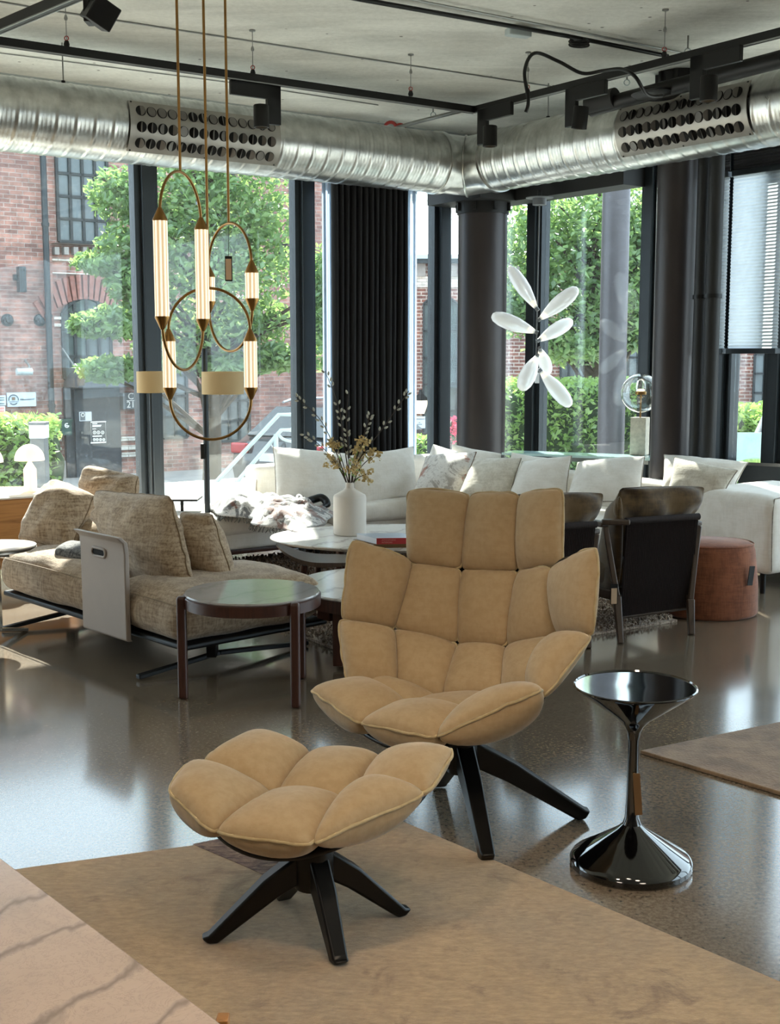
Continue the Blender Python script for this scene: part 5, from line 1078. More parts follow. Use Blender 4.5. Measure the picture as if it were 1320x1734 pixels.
# leather side panel with a handle slot
ub0, ub1 = up_ - .0, None
pa_ = G(160, 1058, .15); pb_ = G(243, 1080, .15); u_a = (pa_ - F0).dot(dl); u_b = (pb_ - F0).dot(dl); wp_ = -.035
pn = MB(); prof = [(.14, 0.01), (.15, .0), (.4, 0), (.62, 0), (.68, -.006), (.715, -.035)]
ztop = P(157, 892, pa_.y).z
sc = (ztop - .14) / (.715 - .14); vs = []
for (z, w) in prof:
    for u in (u_b, u_a):
        for th in (0, .028): vs.append(S(u, wp_ + w * 1.2 + th, .14 + (z - .14) * sc))
fs = []
for i in range(len(prof) - 1):
    a = i * 4; b = a + 4; fs += [(a, a + 2, b + 2, b), (a + 3, a + 1, b + 1, b + 3), (a + 1, a, b, b + 1), (a + 2, a + 3, b + 3, b + 2)]
fs += [(0, 1, 3, 2), ((len(prof) - 1) * 4, (len(prof) - 1) * 4 + 2, (len(prof) - 1) * 4 + 3, (len(prof) - 1) * 4 + 1)]
pn.add(vs, fs); po = pn.build('side_panel', M['leather'], bs, bevel=.006, seg=3)
um = (u_a * .56 + u_b * .44); zz = P(196, 935, S(um, wp_).y).z
sl = [S(um, wp_ - .003, zz) + dl * (.045 * (1 if k < 8 else -1)) + (dl * math.cos(R(-90 + 180 * (k % 8) / 7 + (0 if k < 8 else 180))) + Vector((0, 0, 1)) * math.sin(R(-90 + 180 * (k % 8) / 7 + (0 if k < 8 else 180)))) * .021 for k in range(16)]
MB().tube(sl, .007, 8, closed=True).build('handle_rim', M['leather'], po)
MB().add(sl + [p + dr_ * .002 for p in sl], [tuple(range(16)), tuple(range(16, 32))[::-1]]).build('handle_slot', M['hole_shade'], po, flat=True)  # dark sheet on the solid panel, shade of the slot put into its colour
# base frames
def sofa_base(u, lab='base_frame'):
    mb = MB(); c = S(u, W1 * .5, .0)
    a = G(280, 1142); mb.bar(S(u, -.1, .018), S(u, W1 * .4, .06), .035, .022); mb.bar(S(u, W1 + .02, .018), S(u, W1 * .4, .06), .035, .022); mb.bar(S(u, W1 * .36, .05), S(u, W1 * .36, .16), .05, .09)
    mb.bar(S(u, .1, .145), S(u, W1 * .5, .12), .035, .03); mb.bar(S(u, W1 - .08, .145), S(u, W1 * .5, .12), .035, .03); mb.build(lab, M['black'], bs, bevel=.004)
sofa_base(.22); sofa_base(Ltot - .25)
def pillow(name, pts, bf, m, label, seed, cat='cushion', pinch=.03, wr=.012, pipe=None, par=None, group=None, pw=.45, cr=.05, n=22, bb=None, nrm=(0, -1, .3)):
    pts = [P(*p) for p in pts]; mb = MB(); mb.pad(pts, bf, bf if bb is None else bb, n, pinch, cr, wr, seed, pw, nrm); rim = mb.rim
    c = sum(pts, Vector()) / 4; t = thing(name, (c.x, c.y, min(p.z for p in pts)), label, cat, group); o = mb.build('cover', M[m], t, ang=80)
    if pipe: MB().tube(rim, .0045, 6, closed=True).build('piping', M[pipe], t, ang=80)
    return t
# corners BL, BR, TR, TL as picture column, row, depth
yf = S(.5, 0).y
pillow('cushion', [(212, 985, 6.8), (331, 1003, 5.95), (288, 838, 6.3), (157, 829, 6.95)], .16, 'linen', 'largest beige linen cushion, leaning behind the leather side panel', 61, wr=.032, pipe='linenpipe', bb=.10, nrm=(.35, -1, .2))
pillow('cushion', [(318, 975, 6.25), (396, 986, 6.15), (358, 870, 6.3), (306, 866, 6.55)], .14, 'linen', 'beige linen cushion right behind the largest one', 62, wr=.028, pipe='linenpipe', nrm=(.4, -1, .2))
pillow('cushion', [(27, 912, 7.25), (118, 932, 7.0), (162, 838, 7.3), (93, 811, 7.6)], .15, 'linen', 'beige linen cushion slumped at the left end of the beige sofa', 63, wr=.032, pipe='linenpipe', nrm=(-.2, -1, .4))
pillow('cushion', [(118, 900, 7.7), (222, 870, 7.4), (236, 806, 7.6), (148, 786, 7.8)], .13, 'linen', 'pale beige cushion standing highest at the back of the beige sofa', 64, wr=.026, pipe='linenpipe')
pillow('cushion', [(128, 925, 7.15), (176, 950, 6.95), (180, 880, 7.2), (140, 880, 7.4)], .07, 'linen', 'beige cushion mostly hidden behind the side panel', 65, wr=.012)
# grey knit throw with fringe
kc = P(130, 965, 6.85); kt = thing('knitted_throw', (kc.x, kc.y, .42), 'dark grey knitted throw folded on the beige sofa behind the panel', 'throw')
q4 = [P(92, 972, 6.72), P(172, 990, 6.5), P(178, 945, 6.8), P(120, 944, 7.0)]
MB().rbox([(p.x, p.y) for p in q4], .415, .49, .035, .02, .02, 14, 4).build('folded_cloth', M['knit'], kt, ang=80)
fr = MB(); rnd = random.Random(9)
for k in range(26):
    p = P(145 + k * .7, 945 + rnd.uniform(-8, 14), 6.8); fr.tube(spline([p, p + Vector((rnd.uniform(-.05, .02), -.03, .03)), p + Vector((rnd.uniform(-.1, .0), -.05, -.02))], 3), .004, 5)
fr.build('fringe', M['knit'], kt)
# small round side table at the left edge
c = G(-22, 925, .5); tl = thing('side_table', (c.x, c.y, 0), 'round table with dark rimmed pale top cut by the left edge', 'side table')
c0_ = G(-8, 924, .52); c0_.z = 0
MB().lathe([(0, .505), (.2, .505), (.215, .515), (.215, .522), (0, .522)], c0_, 64).build('table_top', M['marbleW'], tl); MB().lathe([(0, .495), (.19, .495), (.217, .51), (.19, .506)], c0_, 64).build('rim', M['black'], tl)
MB().bar(c0_ + Vector((.02, 0, .48)), c0_ + Vector((.09, 0, .48)), .1, .03).build('top_bracket', M['chrome'], tl)
MB().bar(c0_ + Vector((0, 0, .5)), c0_ + Vector((0, 0, .05)), .05, .03, up=(1, 0, 0)).build('post', M['chrome'], tl); MB().bar(c0_ + Vector((0, 0, .055)), G(44, 1066, .01), .04, .02).bar(c0_ + Vector((0, 0, .055)), c0_ + Vector((-.2, .1, .01)), .04, .02).build('foot', M['chrome'], tl, bevel=.003)
# walnut sideboard and mushroom lamps
zs = .60; f0 = G(60, 842, zs); sbq0 = P(-60, 846, 8.1); cr_ = G(112, 836, zs); cr_.z = 0; el = -EA
sb = thing('sideboard', (cr_.x + el.x * .8, cr_.y + el.y * .8, 0), 'honey brown wooden sideboard with mushroom lamps at the left edge', 'sideboard')
cbk = -EB
def SB(u, w): return cr_ + el * u + cbk * w
fr_ = cr_ + EB * .0
quadprism([SB(0, 0), SB(1.8, 0), SB(1.8, .45), SB(0, .45)], .12, zs - .012).build('body', M['teak'], sb, bevel=.004, flat=True)
quadprism([SB(-.01, -.01), SB(1.81, -.01), SB(1.81, .46), SB(-.01, .46)], zs - .012, zs).build('top', M['ceramic'], sb, bevel=.002, flat=True)
for k in range(3): quadprism([SB(.02 + .59 * k, -.012), SB(.6 + .59 * k, -.012), SB(.6 + .59 * k, 0), SB(.02 + .59 * k, 0)], .14, zs - .02).build('door', M['teak'], sb, flat=True)
for k in (.1, 1.7): quadprism([SB(k, .05), SB(k + .05, .05), SB(k + .05, .4), SB(k, .4)], 0, .12).build('leg', M['black'], sb, flat=True)
def mush(px, py, Yd, label, s=1.0, group=None):
    b = P(px, py, Yd); b.z = zs; k = .335 * s; t = thing('mushroom_lamp', b, label, 'table lamp', group)
    MB().lathe([(0, 0), (.041, 0), (.044, .004), (.044, .155), (.008, .215), (.006, .235), (0, .235)], b, 48).build('lamp_base', M['opalB'], t, ang=30)
    pr = [(.102 * math.cos(R(a)), .218 + .112 * math.sin(R(a))) for a in range(0, 91, 6)] + [(.099 * math.cos(R(a)), .220 + .106 * math.sin(R(a))) for a in range(84, -1, -6)]
    MB().lathe(pr, b, 64, cap=False).build('lamp_shade', M['opal'], t); return t
ml = G(52, 832, zs); mush(52, 832, ml.y, 'whole glowing white mushroom lamp on the wooden sideboard'); ml2 = ml + el * .29; m2_ = mush(0, 0, 5, 'glowing mushroom lamp cut off by the left edge'); m2_.location = Vector((ml2.x - .0, ml2.y, zs))
# ================================================================ white corner sofa
ws = thing('corner_sofa', Wp(2, 1), 'large white corner sofa along the windows', 'sofa')
def Q(a0, a1, b0, b1): return [(p.x, p.y) for p in (Wp(a0, b0), Wp(a0, b1), Wp(a1, b1), Wp(a1, b0))]
def wbox(name, a0, a1, b0, b1, z0, z1, r=.06, crown=.0, wr=.003, m='white', par=None, seed=0):
    q = Q(a0, a1, b0, b1); qa = [Vector(p) for p in q]
    if (qa[1] - qa[0]).cross(qa[2] - qa[1]) < 0: q = q[::-1]
    return MB().rbox(q, z0, z1, r, crown, wr, 14, seed).build(name, M[m], par or ws, ang=80)
wbox('seat_base', .8, 4.6, .45, 1.5, .15, .28, .03); wbox('seat_base', .78, 1.7, 1.5, 3.7, .15, .28, .03)
wbox('plinth', .85, 4.55, .5, 1.46, .11, .15, .01, m='walnut'); wbox('plinth', .82, 1.65, 1.4, 3.8, .11, .15, .01, m='walnut')
wbox('seat_cushion', 2.75, 4.6, .62, 1.53, .26, .385, .055, .025, .006, seed=1); wbox('seat_cushion', 1.62, 2.73, .62, 1.55, .26, .40, .055, .03, .006, seed=2)
wbox('seat_cushion', .98, 1.6, .7, 1.55, .26, .40, .055, .025, .006, seed=3); wbox('seat_cushion', .98, 1.72, 1.57, 2.6, .26, .40, .055, .025, .006, seed=4); wbox('seat_cushion', .98, 1.72, 2.62, 3.62, .26, .40, .055, .025, .006, seed=5)
b1_ = wbox('backrest', .75, 2.88, .42, .64, .15, .655, .05, .01); b2_ = wbox('backrest', .76, .97, .82, 3.66, .15, .62, .05, .01)
ar_ = wbox('armrest', .3, 1.22, 3.64, 4.35, .13, .645, .07, .015, .005, seed=8)
def seam(par, pts, r=.004, m='whitepipe'): MB().tube(spline([Vector(p) for p in pts], 6), r, 6).build('seam', M[m], par, ang=80)
def Wz(a, b, z): v = Wp(a, b); return Vector((v.x, v.y, z))
seam(ar_, [Wz(1.19, 4.345, .16), Wz(1.2, 4.345, .4), Wz(1.18, 4.335, .60), Wz(1.12, 4.33, .632), Wz(.8, 4.335, .64), Wz(.35, 4.33, .635)])
seam(b1_, [Wz(2.87, .62, .2), Wz(2.875, .625, .45), Wz(2.85, .62, .62)])
for a_, b_ in ((4.4, .6), (4.4, 1.4), (2.8, 1.42), (1.4, 1.6), (1.45, 3.6), (.6, 3.7), (1.15, 4.25), (.4, 4.25)): v_ = Wp(a_, b_); MB().lathe([(.018, .0), (.02, .13)], (v_.x, v_.y, .0), 12).build('foot', M['black'], ws)
# loose cushions of the white sofa
pillow('cushion', [(466, 858, 9.15), (592, 862, 9.45), (588, 768, 9.75), (462, 757, 9.55)], .11, 'white', 'big white linen cushion left of the flowers on the white sofa', 71, cr=.0, pinch=.04, wr=.012, pipe='whitepipe')
pillow('cushion', [(600, 858, 9.4), (706, 838, 9.85), (699, 757, 10.1), (592, 772, 9.75)], .10, 'white', 'big white linen cushion behind the vase, in front of the black curtain', 72, cr=.0, pinch=.04, wr=.012, pipe='whitepipe')
pillow('cushion', [(700, 838, 9.95), (790, 845, 9.8), (775, 765, 10.2), (733, 752, 10.3)], .08, 'white', 'white cushion peaking highest behind the patterned one', 73, cr=.0, pinch=.045, wr=.012)
pillow('cushion', [(760, 838, 10.2), (850, 838, 9.9), (848, 768, 10.2), (765, 752, 10.4)], .08, 'white', 'white cushion lying below the corner column', 74, cr=.0, pinch=.045, wr=.012)
pillow('cushion', [(697, 838, 9.5), (776, 852, 9.35), (806, 766, 9.75), (722, 772, 9.85)], .085, 'pattpillow', 'patterned cushion with rust and grey print on the white sofa', 75, cr=.0, pinch=.04, pipe='bookbrown', wr=.01)
pillow('cushion', [(772, 846, 9.3), (862, 846, 9.1), (882, 776, 9.4), (803, 778, 9.65)], .085, 'cream', 'cream quilted cushion right of the patterned one', 76, cr=.0, pinch=.04, pipe='whitepipe', wr=.006)
pillow('cushion', [(850, 838, 9.7), (925, 838, 9.5), (930, 776, 9.7), (866, 766, 9.9)], .07, 'white', 'white cushion tucked behind, between the quilted and next white one', 77, cr=.0, pinch=.045, wr=.012)
pillow('cushion', [(856, 850, 9.1), (958, 850, 8.9), (967, 772, 9.15), (884, 782, 9.4)], .09, 'white', 'white cushion in the middle of the row, above the shell armchair', 78, cr=.0, pinch=.045, wr=.01, pipe='whitepipe')
pillow('cushion', [(955, 852, 8.85), (1085, 850, 8.55), (1091, 773, 8.85), (978, 783, 9.2)], .10, 'white', 'white cushion below the globe lamp', 79, cr=.0, pinch=.045, wr=.01, pipe='whitepipe')
pillow('cushion', [(1118, 840, 8.75), (1238, 838, 8.5), (1266, 783, 8.6), (1124, 770, 9.1)], .09, 'white', 'largest white cushion at the right end of the white sofa', 80, cr=.0, pinch=.045, wr=.012, pipe='whitepipe')
pillow('cushion', [(1126, 850, 8.4), (1222, 842, 8.2), (1248, 797, 8.25), (1141, 775, 8.6)], .07, 'cream', 'small cream cushion with stitched chevrons at the right end', 81, cr=.0, pinch=.045, wr=.006, pipe='whitepipe')
ch_ = MB()
for k in range(5):
    x = 1145 + k * 14; ch_.tube([P(x, 838, 8.26 - k * .02), P(x + 10, 806, 8.24 - k * .02), P(x + 28, 822, 8.2 - k * .02)], .002, 5)
# ---- patterned throw
rnd = random.Random(4); nu, nv = 60, 40; vs = []
c00, c10, c11, c01 = Wp(4.45, 1.60), Wp(3.0, 1.62), Wp(2.55, .82), Wp(4.0, .7)
cols_ = [G(345, 862, .41), G(500, 905, .41), G(582, 862, .45), G(410, 842, .45)]
for i in range(nu + 1):
    for j in range(nv + 1):
        u, v2 = i / nu, j / nv; p = cols_[0].lerp(cols_[1], u).lerp(cols_[3].lerp(cols_[2], u), v2)
        p += Vector((noise.noise(p * 3 + Vector((1, 0, 0))), noise.noise(p * 3 + Vector((0, 7, 0))), 0)) * .10
        r1 = 1 - abs(noise.noise(Vector((p.x * 4.5, p.y * 6, 1)))) * 2; r2 = 1 - abs(noise.noise(Vector((p.x * 11, p.y * 9, 4)))) * 2
        ed = min(1, 6 * min(u, 1 - u), 6 * min(v2, 1 - v2)); p.z = .415 + ed * (.015 + .055 * max(0, r1) + .022 * max(0, r2)) + .03 * ed; vs.append(p)
mb = MB().add(vs, [(i * (nv + 1) + j, (i + 1) * (nv + 1) + j, (i + 1) * (nv + 1) + j + 1, i * (nv + 1) + j + 1) for i in range(nu) for j in range(nv)])
cth = thing('blanket', (cols_[0] + cols_[2]) / 2, 'crumpled patterned blanket in white, grey and rust on the white sofa', 'blanket'); mb.build('cloth', M['throw'], cth, solid=.008, ang=80)
fr = MB()
for k in range(70):
    p = vs[int((nu) * k / 70) * (nv + 1)]; fr.tube([p, p + Vector((rnd.uniform(-.01, .01), -.012, -.012)), p + Vector((rnd.uniform(-.02, .02), -.018, -.035))], .003, 4)
fr.build('fringe', M['knit'], cth)
sc_ = thing('scarf', P(530, 852, 9.1), 'dark twisted cloth lying against the left white cushion', 'scarf')
MB().tube(spline([P(500, 862, 9.0), P(505, 843, 9.15), P(516, 850, 9.1), P(530, 846, 9.15), P(545, 843, 9.15), P(553, 854, 9.1), P(540, 862, 9.0)], 6), [.02, .024, .026, .03, .03, .03] + [.03] * 25 + [.02] * 6, 10).build('cloth', M['black'], sc_)

# ================================================================ two cord-back armchairs
def armchair(o0, label):
    # drawn as it stands: back towards the viewer
    t = thing('lounge_chair', o0, label, 'armchair'); Yb = 6.62
    TL, TR, BR, BL = P(1062, 884, 6.60), P(1181, 876, 6.78), P(1166, 1028, 6.78), P(1052, 1044, 6.58)
    def pq(pts, th, nm, m, bev=.004):
        nrm = (pts[1] - pts[0]).cross(pts[3] - pts[0]).normalized(); nrm = nrm if nrm.y > 0 else -nrm
        MB().add(list(pts) + [p + nrm * th for p in pts], [(0, 1, 2, 3), (7, 6, 5, 4), (0, 4, 5, 1), (1, 5, 6, 2), (2, 6, 7, 3), (3, 7, 4, 0)]).build(nm, M[m], t, bevel=bev, flat=True)
    pq([TL, TR, BR, BL], .02, 'cord_back', 'rope')
    cd = MB()
    for k in range(46):
        f = k / 45; a = TL.lerp(TR, f); b = BL.lerp(BR, f); cd.tube([a + Vector((0, -.003, 0)), b + Vector((0, -.003, 0))], .0032, 5)
    o = cd.build('cords', M['rope'], t); o['kind'] = 'stuff'
    MB().tube([TL + Vector((-.01, 0, .005)), TR + Vector((.005, 0, .005))], .019, 14).build('top_rail', M['rope'], t)
    MB().tube([BL + Vector((0, 0.02, -.0)), BR + Vector((0, .02, 0))], .018, 10).build('bottom_rail', M['ashwood'], t)
    dep = Vector((-.52, .42, 0))
    dv = Vector((-.30, .50, 0)); fl = G(1050, 1090); flr = G(1170, 1075)
    # rear legs
    for top, ft_ in ((P(1044, 1010, 6.56), fl), (P(1168, 1015, 6.76), flr)):
        MB().bar((ft_.x, ft_.y, .0), top, .032, .04, up=(0, 1, 0), w2=.042, h2=.05).build('leg', M['ashwood'], t, bevel=.006)
    # side frame: sloping arm post and arm, left and right
    for s2, (p1, p2, p3) in enumerate(((P(1044, 1010, 6.56), P(1024, 892, 6.62), P(1065, 884, 6.60)), (P(1168, 1015, 6.76), P(1182, 890, 6.82), P(1180, 880, 6.78)))):
        MB().bar(p1, p2, .03, .045, up=(0, 1, 0)).build('arm_post', M['ashwood'], t, bevel=.006)
        f2 = p2 + dv * .95 + Vector((0, 0, .02)); MB().bar(p2 - Vector((.0, .01, -.012)), f2, .055, .028).build('arm', M['ashwood'], t, bevel=.008)
        q = p1 + dv * .95; MB().bar(f2, (q.x, q.y, .0 + .0), .04, .032, up=(0, 1, 0)).build('leg', M['ashwood'], t, bevel=.006)
        MB().bar(p1, p1 + dv * .9 , .03, .05).build('side_rail', M['ashwood'], t, bevel=.006)
    MB().bar(P(1018, 884, 6.62), P(1066, 884, 6.60), .05, .03).build('arm', M['ashwood'], t, bevel=.008)
    s0 = [BL + Vector((-.02, .04, 0)), BR + Vector((.0, .04, 0)), BR + dv + Vector((0, 0, 0)), BL + dv]
    MB().rbox([(p.x, p.y) for p in s0], .27, .42, .05, .03, .006, 12, 3).build('seat_cushion', M['velvet'], t, ang=80)
    mb = MB().pad([P(1026, 1010, 6.72), P(1160, 1000, 6.95), P(1172, 880, 7.0), P(1030, 886, 6.78)], .075, .10, 18, .02, .05, .01, 4, .4, (0, -1, .1)); mb.build('back_cushion', M['velvet'], t, ang=80)
    mb = MB().pad([P(1040, 880, 6.62), P(1176, 872, 6.86), P(1196, 824, 6.9), P(1052, 826, 6.66)], .055, .10, 22, -.02, .06, .03, 9, .42, (0, -1, .2)); rim = mb.rim; o = mb.build('head_cushion', M['velvet'], t, ang=80); MB().tube(rim, .004, 6, closed=True).build('piping', M['velvet'], o, ang=80)
    MB().pad([P(1006, 1000, 6.85), P(1044, 1008, 6.62), P(1050, 836, 6.62), P(1026, 862, 6.95)], .04, .05, 12, 0, .05, .01, 5, .4, (-1, -.4, 0)).build('cushion_side', M['velvet'], t, ang=80)
    return t
lc = armchair(G(1100, 1085), 'dark cord-backed armchair with olive cushions beside the terracotta pouf')
# its tag
tgp = P(1039, 1006, 6.5); tt = MB().box(tgp, (.042, .004, .11), .2).build('hang_tag', M['black'], lc, flat=True); MB().box(tgp + Vector((0, -.004, -.01)), (.032, .003, .085), .2).build('price_card', M['tagp'], tt, flat=True); MB().tube([P(1030, 978, 6.55), P(1038, 990, 6.5)], .0015, 5).build('tag_cord', M['black'], tt)
lc2 = copy_tree(lc, None, (-.625, -.32, 0)); lc2['label'] = 'dark cord-backed armchair half hidden behind the shell armchair'
for c_ in kids(lc2):
    if c_.name.startswith('hang_tag'):
        for d_ in kids(c_): bpy.data.objects.remove(d_)
        bpy.data.objects.remove(c_)
# ================================================================ terracotta pouf
c = G(1207, 1030); c = Vector((1.92, 7.3, 0)); pf_ = thing('pouf', c, 'terracotta woven pouf beside the dark armchair', 'pouf')
MB().lathe([(0, .004), (.285, .004), (.295, .02), (.29, .2), (.268, .39), (.258, .42), (.235, .437), (0, .448)], c, 72, sx=1.0, sy=.9).build('body', M['terra'], pf_, ang=60)
MB().lathe([(.254, .424), (.2565, .430), (.252, .434)], c, 72, sx=1.02, sy=.92, cap=False).build('piping', M['terra'], pf_)
p = P(1271, 975, 7.08); MB().box(p, (.04, .004, .115), .5, M=Matrix.Rotation(.1, 3, 'Y') @ Matrix.Rotation(.5, 3, 'Z')).build('hang_tag', M['black'], pf_, flat=True)
# ================================================================ glass console, globe lamp, black cabinet
zg = .745; k0 = G(868, 767, zg); k1 = G(1104, 776, zg); dk = (k1 - k0).normalized(); nk = Vector((-dk.y, dk.x, 0))
cs_ = thing('console_table', ((k0 + k1).x / 2, (k0 + k1).y / 2, 0), 'long pale glass console behind the white sofa', 'console table')
k0_ = k0 - dk * .1; k1_ = k1 + dk * .15
quadprism([k0_, k1_, k1_ + nk * .28, k0_ + nk * .28], zg - .02, zg).build('glass_top', M['glasstop'], cs_, bevel=.002, flat=True)
for f in (.12, .86): a = k0_.lerp(k1_, f); quadprism([a + nk * .06, a + dk * .25 + nk * .06, a + dk * .25 + nk * .24, a + nk * .24], 0.0, zg - .02).build('leg', M['frame'], cs_, flat=True)
quadprism([k0_ + dk * .1 + nk * .1, k1_ - dk * .1 + nk * .1, k1_ - dk * .1 + nk * .22, k0_ + dk * .1 + nk * .22], zg - .06, zg - .021).build('beam', M['greypipe'], cs_, flat=True)
gl_ = G(1075, 772, zg); gl_ = gl_ + nk * .12; gz = lambda py: P(1072, py, gl_.y).z
gt = thing('globe_lamp', gl_, 'clear glass globe lamp on a square travertine base', 'table lamp')
MB().box((gl_.x, gl_.y, (zg + gz(707)) / 2 + .001), (.125, .125, gz(707) - zg), math.atan2(dk.y, dk.x)).build('stone_base', M['travertine'], gt, bevel=.003)
gr = (gz(632) - gz(699)) / 2; gc = Vector((gl_.x, gl_.y, (gz(632) + gz(699)) / 2))
MB().tube([(gc.x, gc.y, gz(707)), (gc.x, gc.y, gc.z - .01)], .007, 10).build('stem', M['brass'], gt)
MB().lathe([(gr * math.sin(R(a)), -gr * math.cos(R(a))) for a in range(3, 181, 6)] + [((gr - .004) * math.sin(R(a)), -(gr - .004) * math.cos(R(a))) for a in range(177, 2, -6)], gc, 64, cap=False).build('glass_globe', M['cglass'], gt)
MB().lathe([(0, -.012), (.045, -.012), (.045, .012), (.04, .014), (0, .014)], gc, 32).build('socket', M['brass'], gt)
MB().lathe([(.036, .0145), (.04, .06), (.03, .10), (0, .115)], gc, 24, cap=False).build('inner_glass', M['cglass'], gt); MB().lathe([(0, .015), (.02, .018), (.02, .03), (0, .034)], gc, 16).build('bulb', M['bulb'], gt)
k = G(1250, 783, .74); blk = thing('low_cabinet', k, 'low black cabinet below the pleated blind', 'cabinet'); k.z = 0
dq = Vector((.86, -.5, 0)); nq = Vector((.5, .86, 0)); quadprism([k, k + dq * 1.4, k + dq * 1.4 + nq * .45, k + nq * .45], .08, .72).build('body', M['frame'], blk, flat=True, bevel=.003); quadprism([k - dq * .01 - nq * .01, k + dq * 1.41 - nq * .01, k + dq * 1.41 + nq * .46, k + nq * .46 - dq * .01], .72, .745).build('top', M['blackgloss'], blk, flat=True)
quadprism([k + nq * .05 + dq * .05, k + dq * 1.35 + nq * .05, k + dq * 1.35 + nq * .4, k + nq * .4 + dq * .05], 0, .08).build('plinth', M['black'], blk, flat=True)

# ================================================================ drum shade floor lamp
YL = 8.9; b = P(351, 860, YL); fl_ = thing('floor_lamp', (b.x, b.y, 0), 'black floor lamp with a sand drum shade left of the white sofa', 'floor lamp')
MB().tube([(b.x, b.y, 0), (b.x, b.y, P(351, 590, YL).z)], .021, 16).build('pole', M['frame'], fl_); MB().box((b.x - .022, b.y - .02, P(0, 764, YL).z), (.03, .03, .11)).build('switch', M['black'], fl_, bevel=.003)
MB().lathe([(0, 0), (.15, 0), (.15, .012), (.02, .018), (0, .018)], (b.x, b.y, 0), 40).build('base', M['black'], fl_)
sx_ = P(377, 647, YL - .17); zt_, zb_ = P(377, 629, YL).z, P(377, 666, YL).z
MB().lathe([(.148, zb_), (.148, zt_), (.145, zt_), (.145, zb_)], (sx_.x, sx_.y, 0), 56, cap=False).build('lamp_shade', M['shade'], fl_); MB().lathe([(0, zb_ + .01), (.145, zb_ + .01)], (sx_.x, sx_.y, 0), 40).build('diffuser', M['paper'], fl_)
MB().tube([(b.x, b.y, zt_ - .02), (sx_.x, sx_.y, zt_ - .02)], .007, 8).build('shade_arm', M['frame'], fl_)
a_ = P(282, 844, 9.0); b_ = P(334, 844, 8.9); tt_ = thing('side_table', (a_.x, a_.y, 0), 'thin black side table edge left of the floor lamp', 'side table')
mm = (a_ + b_) / 2; hw = (b_ - a_).length / 2; MB().box((mm.x, mm.y, mm.z), (hw * 2, .25, .014)).build('table_top', M['black'], tt_); MB().tube([(mm.x, mm.y, 0.01), (mm.x, mm.y, mm.z - .007)], .012, 12).build('post', M['black'], tt_); MB().box((mm.x, mm.y, .008), (hw * 1.6, .22, .014)).build('foot', M['black'], tt_)
# solid copy of the drum shade, added in place of its reflection
s2 = P(272, 647, 9.05); f2_ = thing('floor_lamp', (s2.x - .1, s2.y, 0), 'sand drum shade copy standing in for a reflection beside the window post', 'floor lamp')
MB().lathe([(.1, P(0, 665, 9.05).z), (.1, P(0, 629, 9.05).z), (.097, P(0, 629, 9.05).z), (.097, P(0, 665, 9.05).z)], (s2.x - .075, s2.y, 0), 40, cap=False).build('lamp_shade', M['shade'], f2_)
MB().tube([(s2.x - .075, s2.y, 0.0), (s2.x - .075, s2.y, P(0, 640, 9.05).z)], .012, 12).build('pole', M['frame'], f2_)
MB().lathe([(0, 0), (.13, 0), (.13, .012), (0, .018)], (s2.x - .075, s2.y, 0), 32).build('base', M['black'], f2_)

# ================================================================ curtains and blind
def drape(px0, px1, bpl, z0, z1, folds, amp, m, label, name='curtain', cat='curtain', seed=1, d=None):
    p0_ = CG + EB * bpl; a0 = ab(onplane(px0, 600, p0_, -EB))[0]; a1 = ab(onplane(px1, 600, p0_, -EB))[0]; t = thing(name, Wz((a0 + a1) / 2, bpl, z0), label, cat); n = folds * 10; vs = []; rnd = random.Random(seed); ph = [rnd.uniform(-.5, .5) for _ in range(folds + 2)]
    nz = 10
    for i in range(n + 1):
        f = i / n; a = a0 + (a1 - a0) * f; k = int(f * folds)
        for j in range(nz + 1):
            g = j / nz; w = amp * math.sin(f * folds * 2 * math.pi + ph[k % (folds + 1)] * .6) * (1 - .25 * math.sin(g * 5 + ph[(k + 1) % (folds + 1)] * 3)); vs.append(Wz(a + .012 * math.sin(f * folds * 4 * math.pi), bpl + w, z0 + (z1 - z0) * g))
    mb = MB().add(vs, [(i * (nz + 1) + j, i * (nz + 1) + j + 1, (i + 1) * (nz + 1) + j + 1, (i + 1) * (nz + 1) + j) for i in range(n) for j in range(nz)]); mb.build('cloth', M[m], t, solid=.003, ang=80)
    MB().tube([Wz(a0, bpl, z1 + .01), Wz(a1, bpl, z1 + .01)], .012, 8).build('rail', M['soffit'], t); return t
drape(563, 691, .30, .012, 3.2, 13, .045, 'navy', 'black floor length curtain hanging in folds at the left windows')
drape(546, 566, .20, .012, 3.2, 2, .02, 'sheer', 'pale sheer curtain strip on the left side of the black curtain', seed=2); drape(686, 705, .22, .012, 3.2, 2, .02, 'sheer', 'pale sheer curtain strip on the right side of the black curtain', seed=3)
def blind(px0, px1, z0, z1, npl, m, label, bar_=True):
    off_ = .0; p0_ = CG + EA * -.12; b0 = ab(onplane(px0, 600, p0_, EA))[1]; b1 = ab(onplane(px1, 600, p0_, EA))[1]; t = thing('pleated_blind', Wz(.12, (b0 + b1) / 2, z0), label, 'blind'); vs = []
    for i in range(npl * 2 + 1):
        z = z0 + (z1 - z0) * i / (npl * 2); a = .12 + (.009 if i % 2 else 0); vs += [Wz(a, b0, z), Wz(a, b1, z)]
    MB().add(vs, [(2 * i, 2 * i + 1, 2 * i + 3, 2 * i + 2) for i in range(npl * 2)]).build('pleats', M[m], t, flat=True, solid=0 if m == 'blind' else .002)
    q = quadprism([Wz(.09, b0, 0), Wz(.15, b0, 0), Wz(.15, b1, 0), Wz(.09, b1, 0)], z0 - .04, z0); q.build('bottom_bar', M['frame'], t, flat=True, bevel=.003); return t
zb1 = onplane(1270, 590, CG, EA).z; zb2 = onplane(1270, 292, CG, EA).z
b_a = postsB
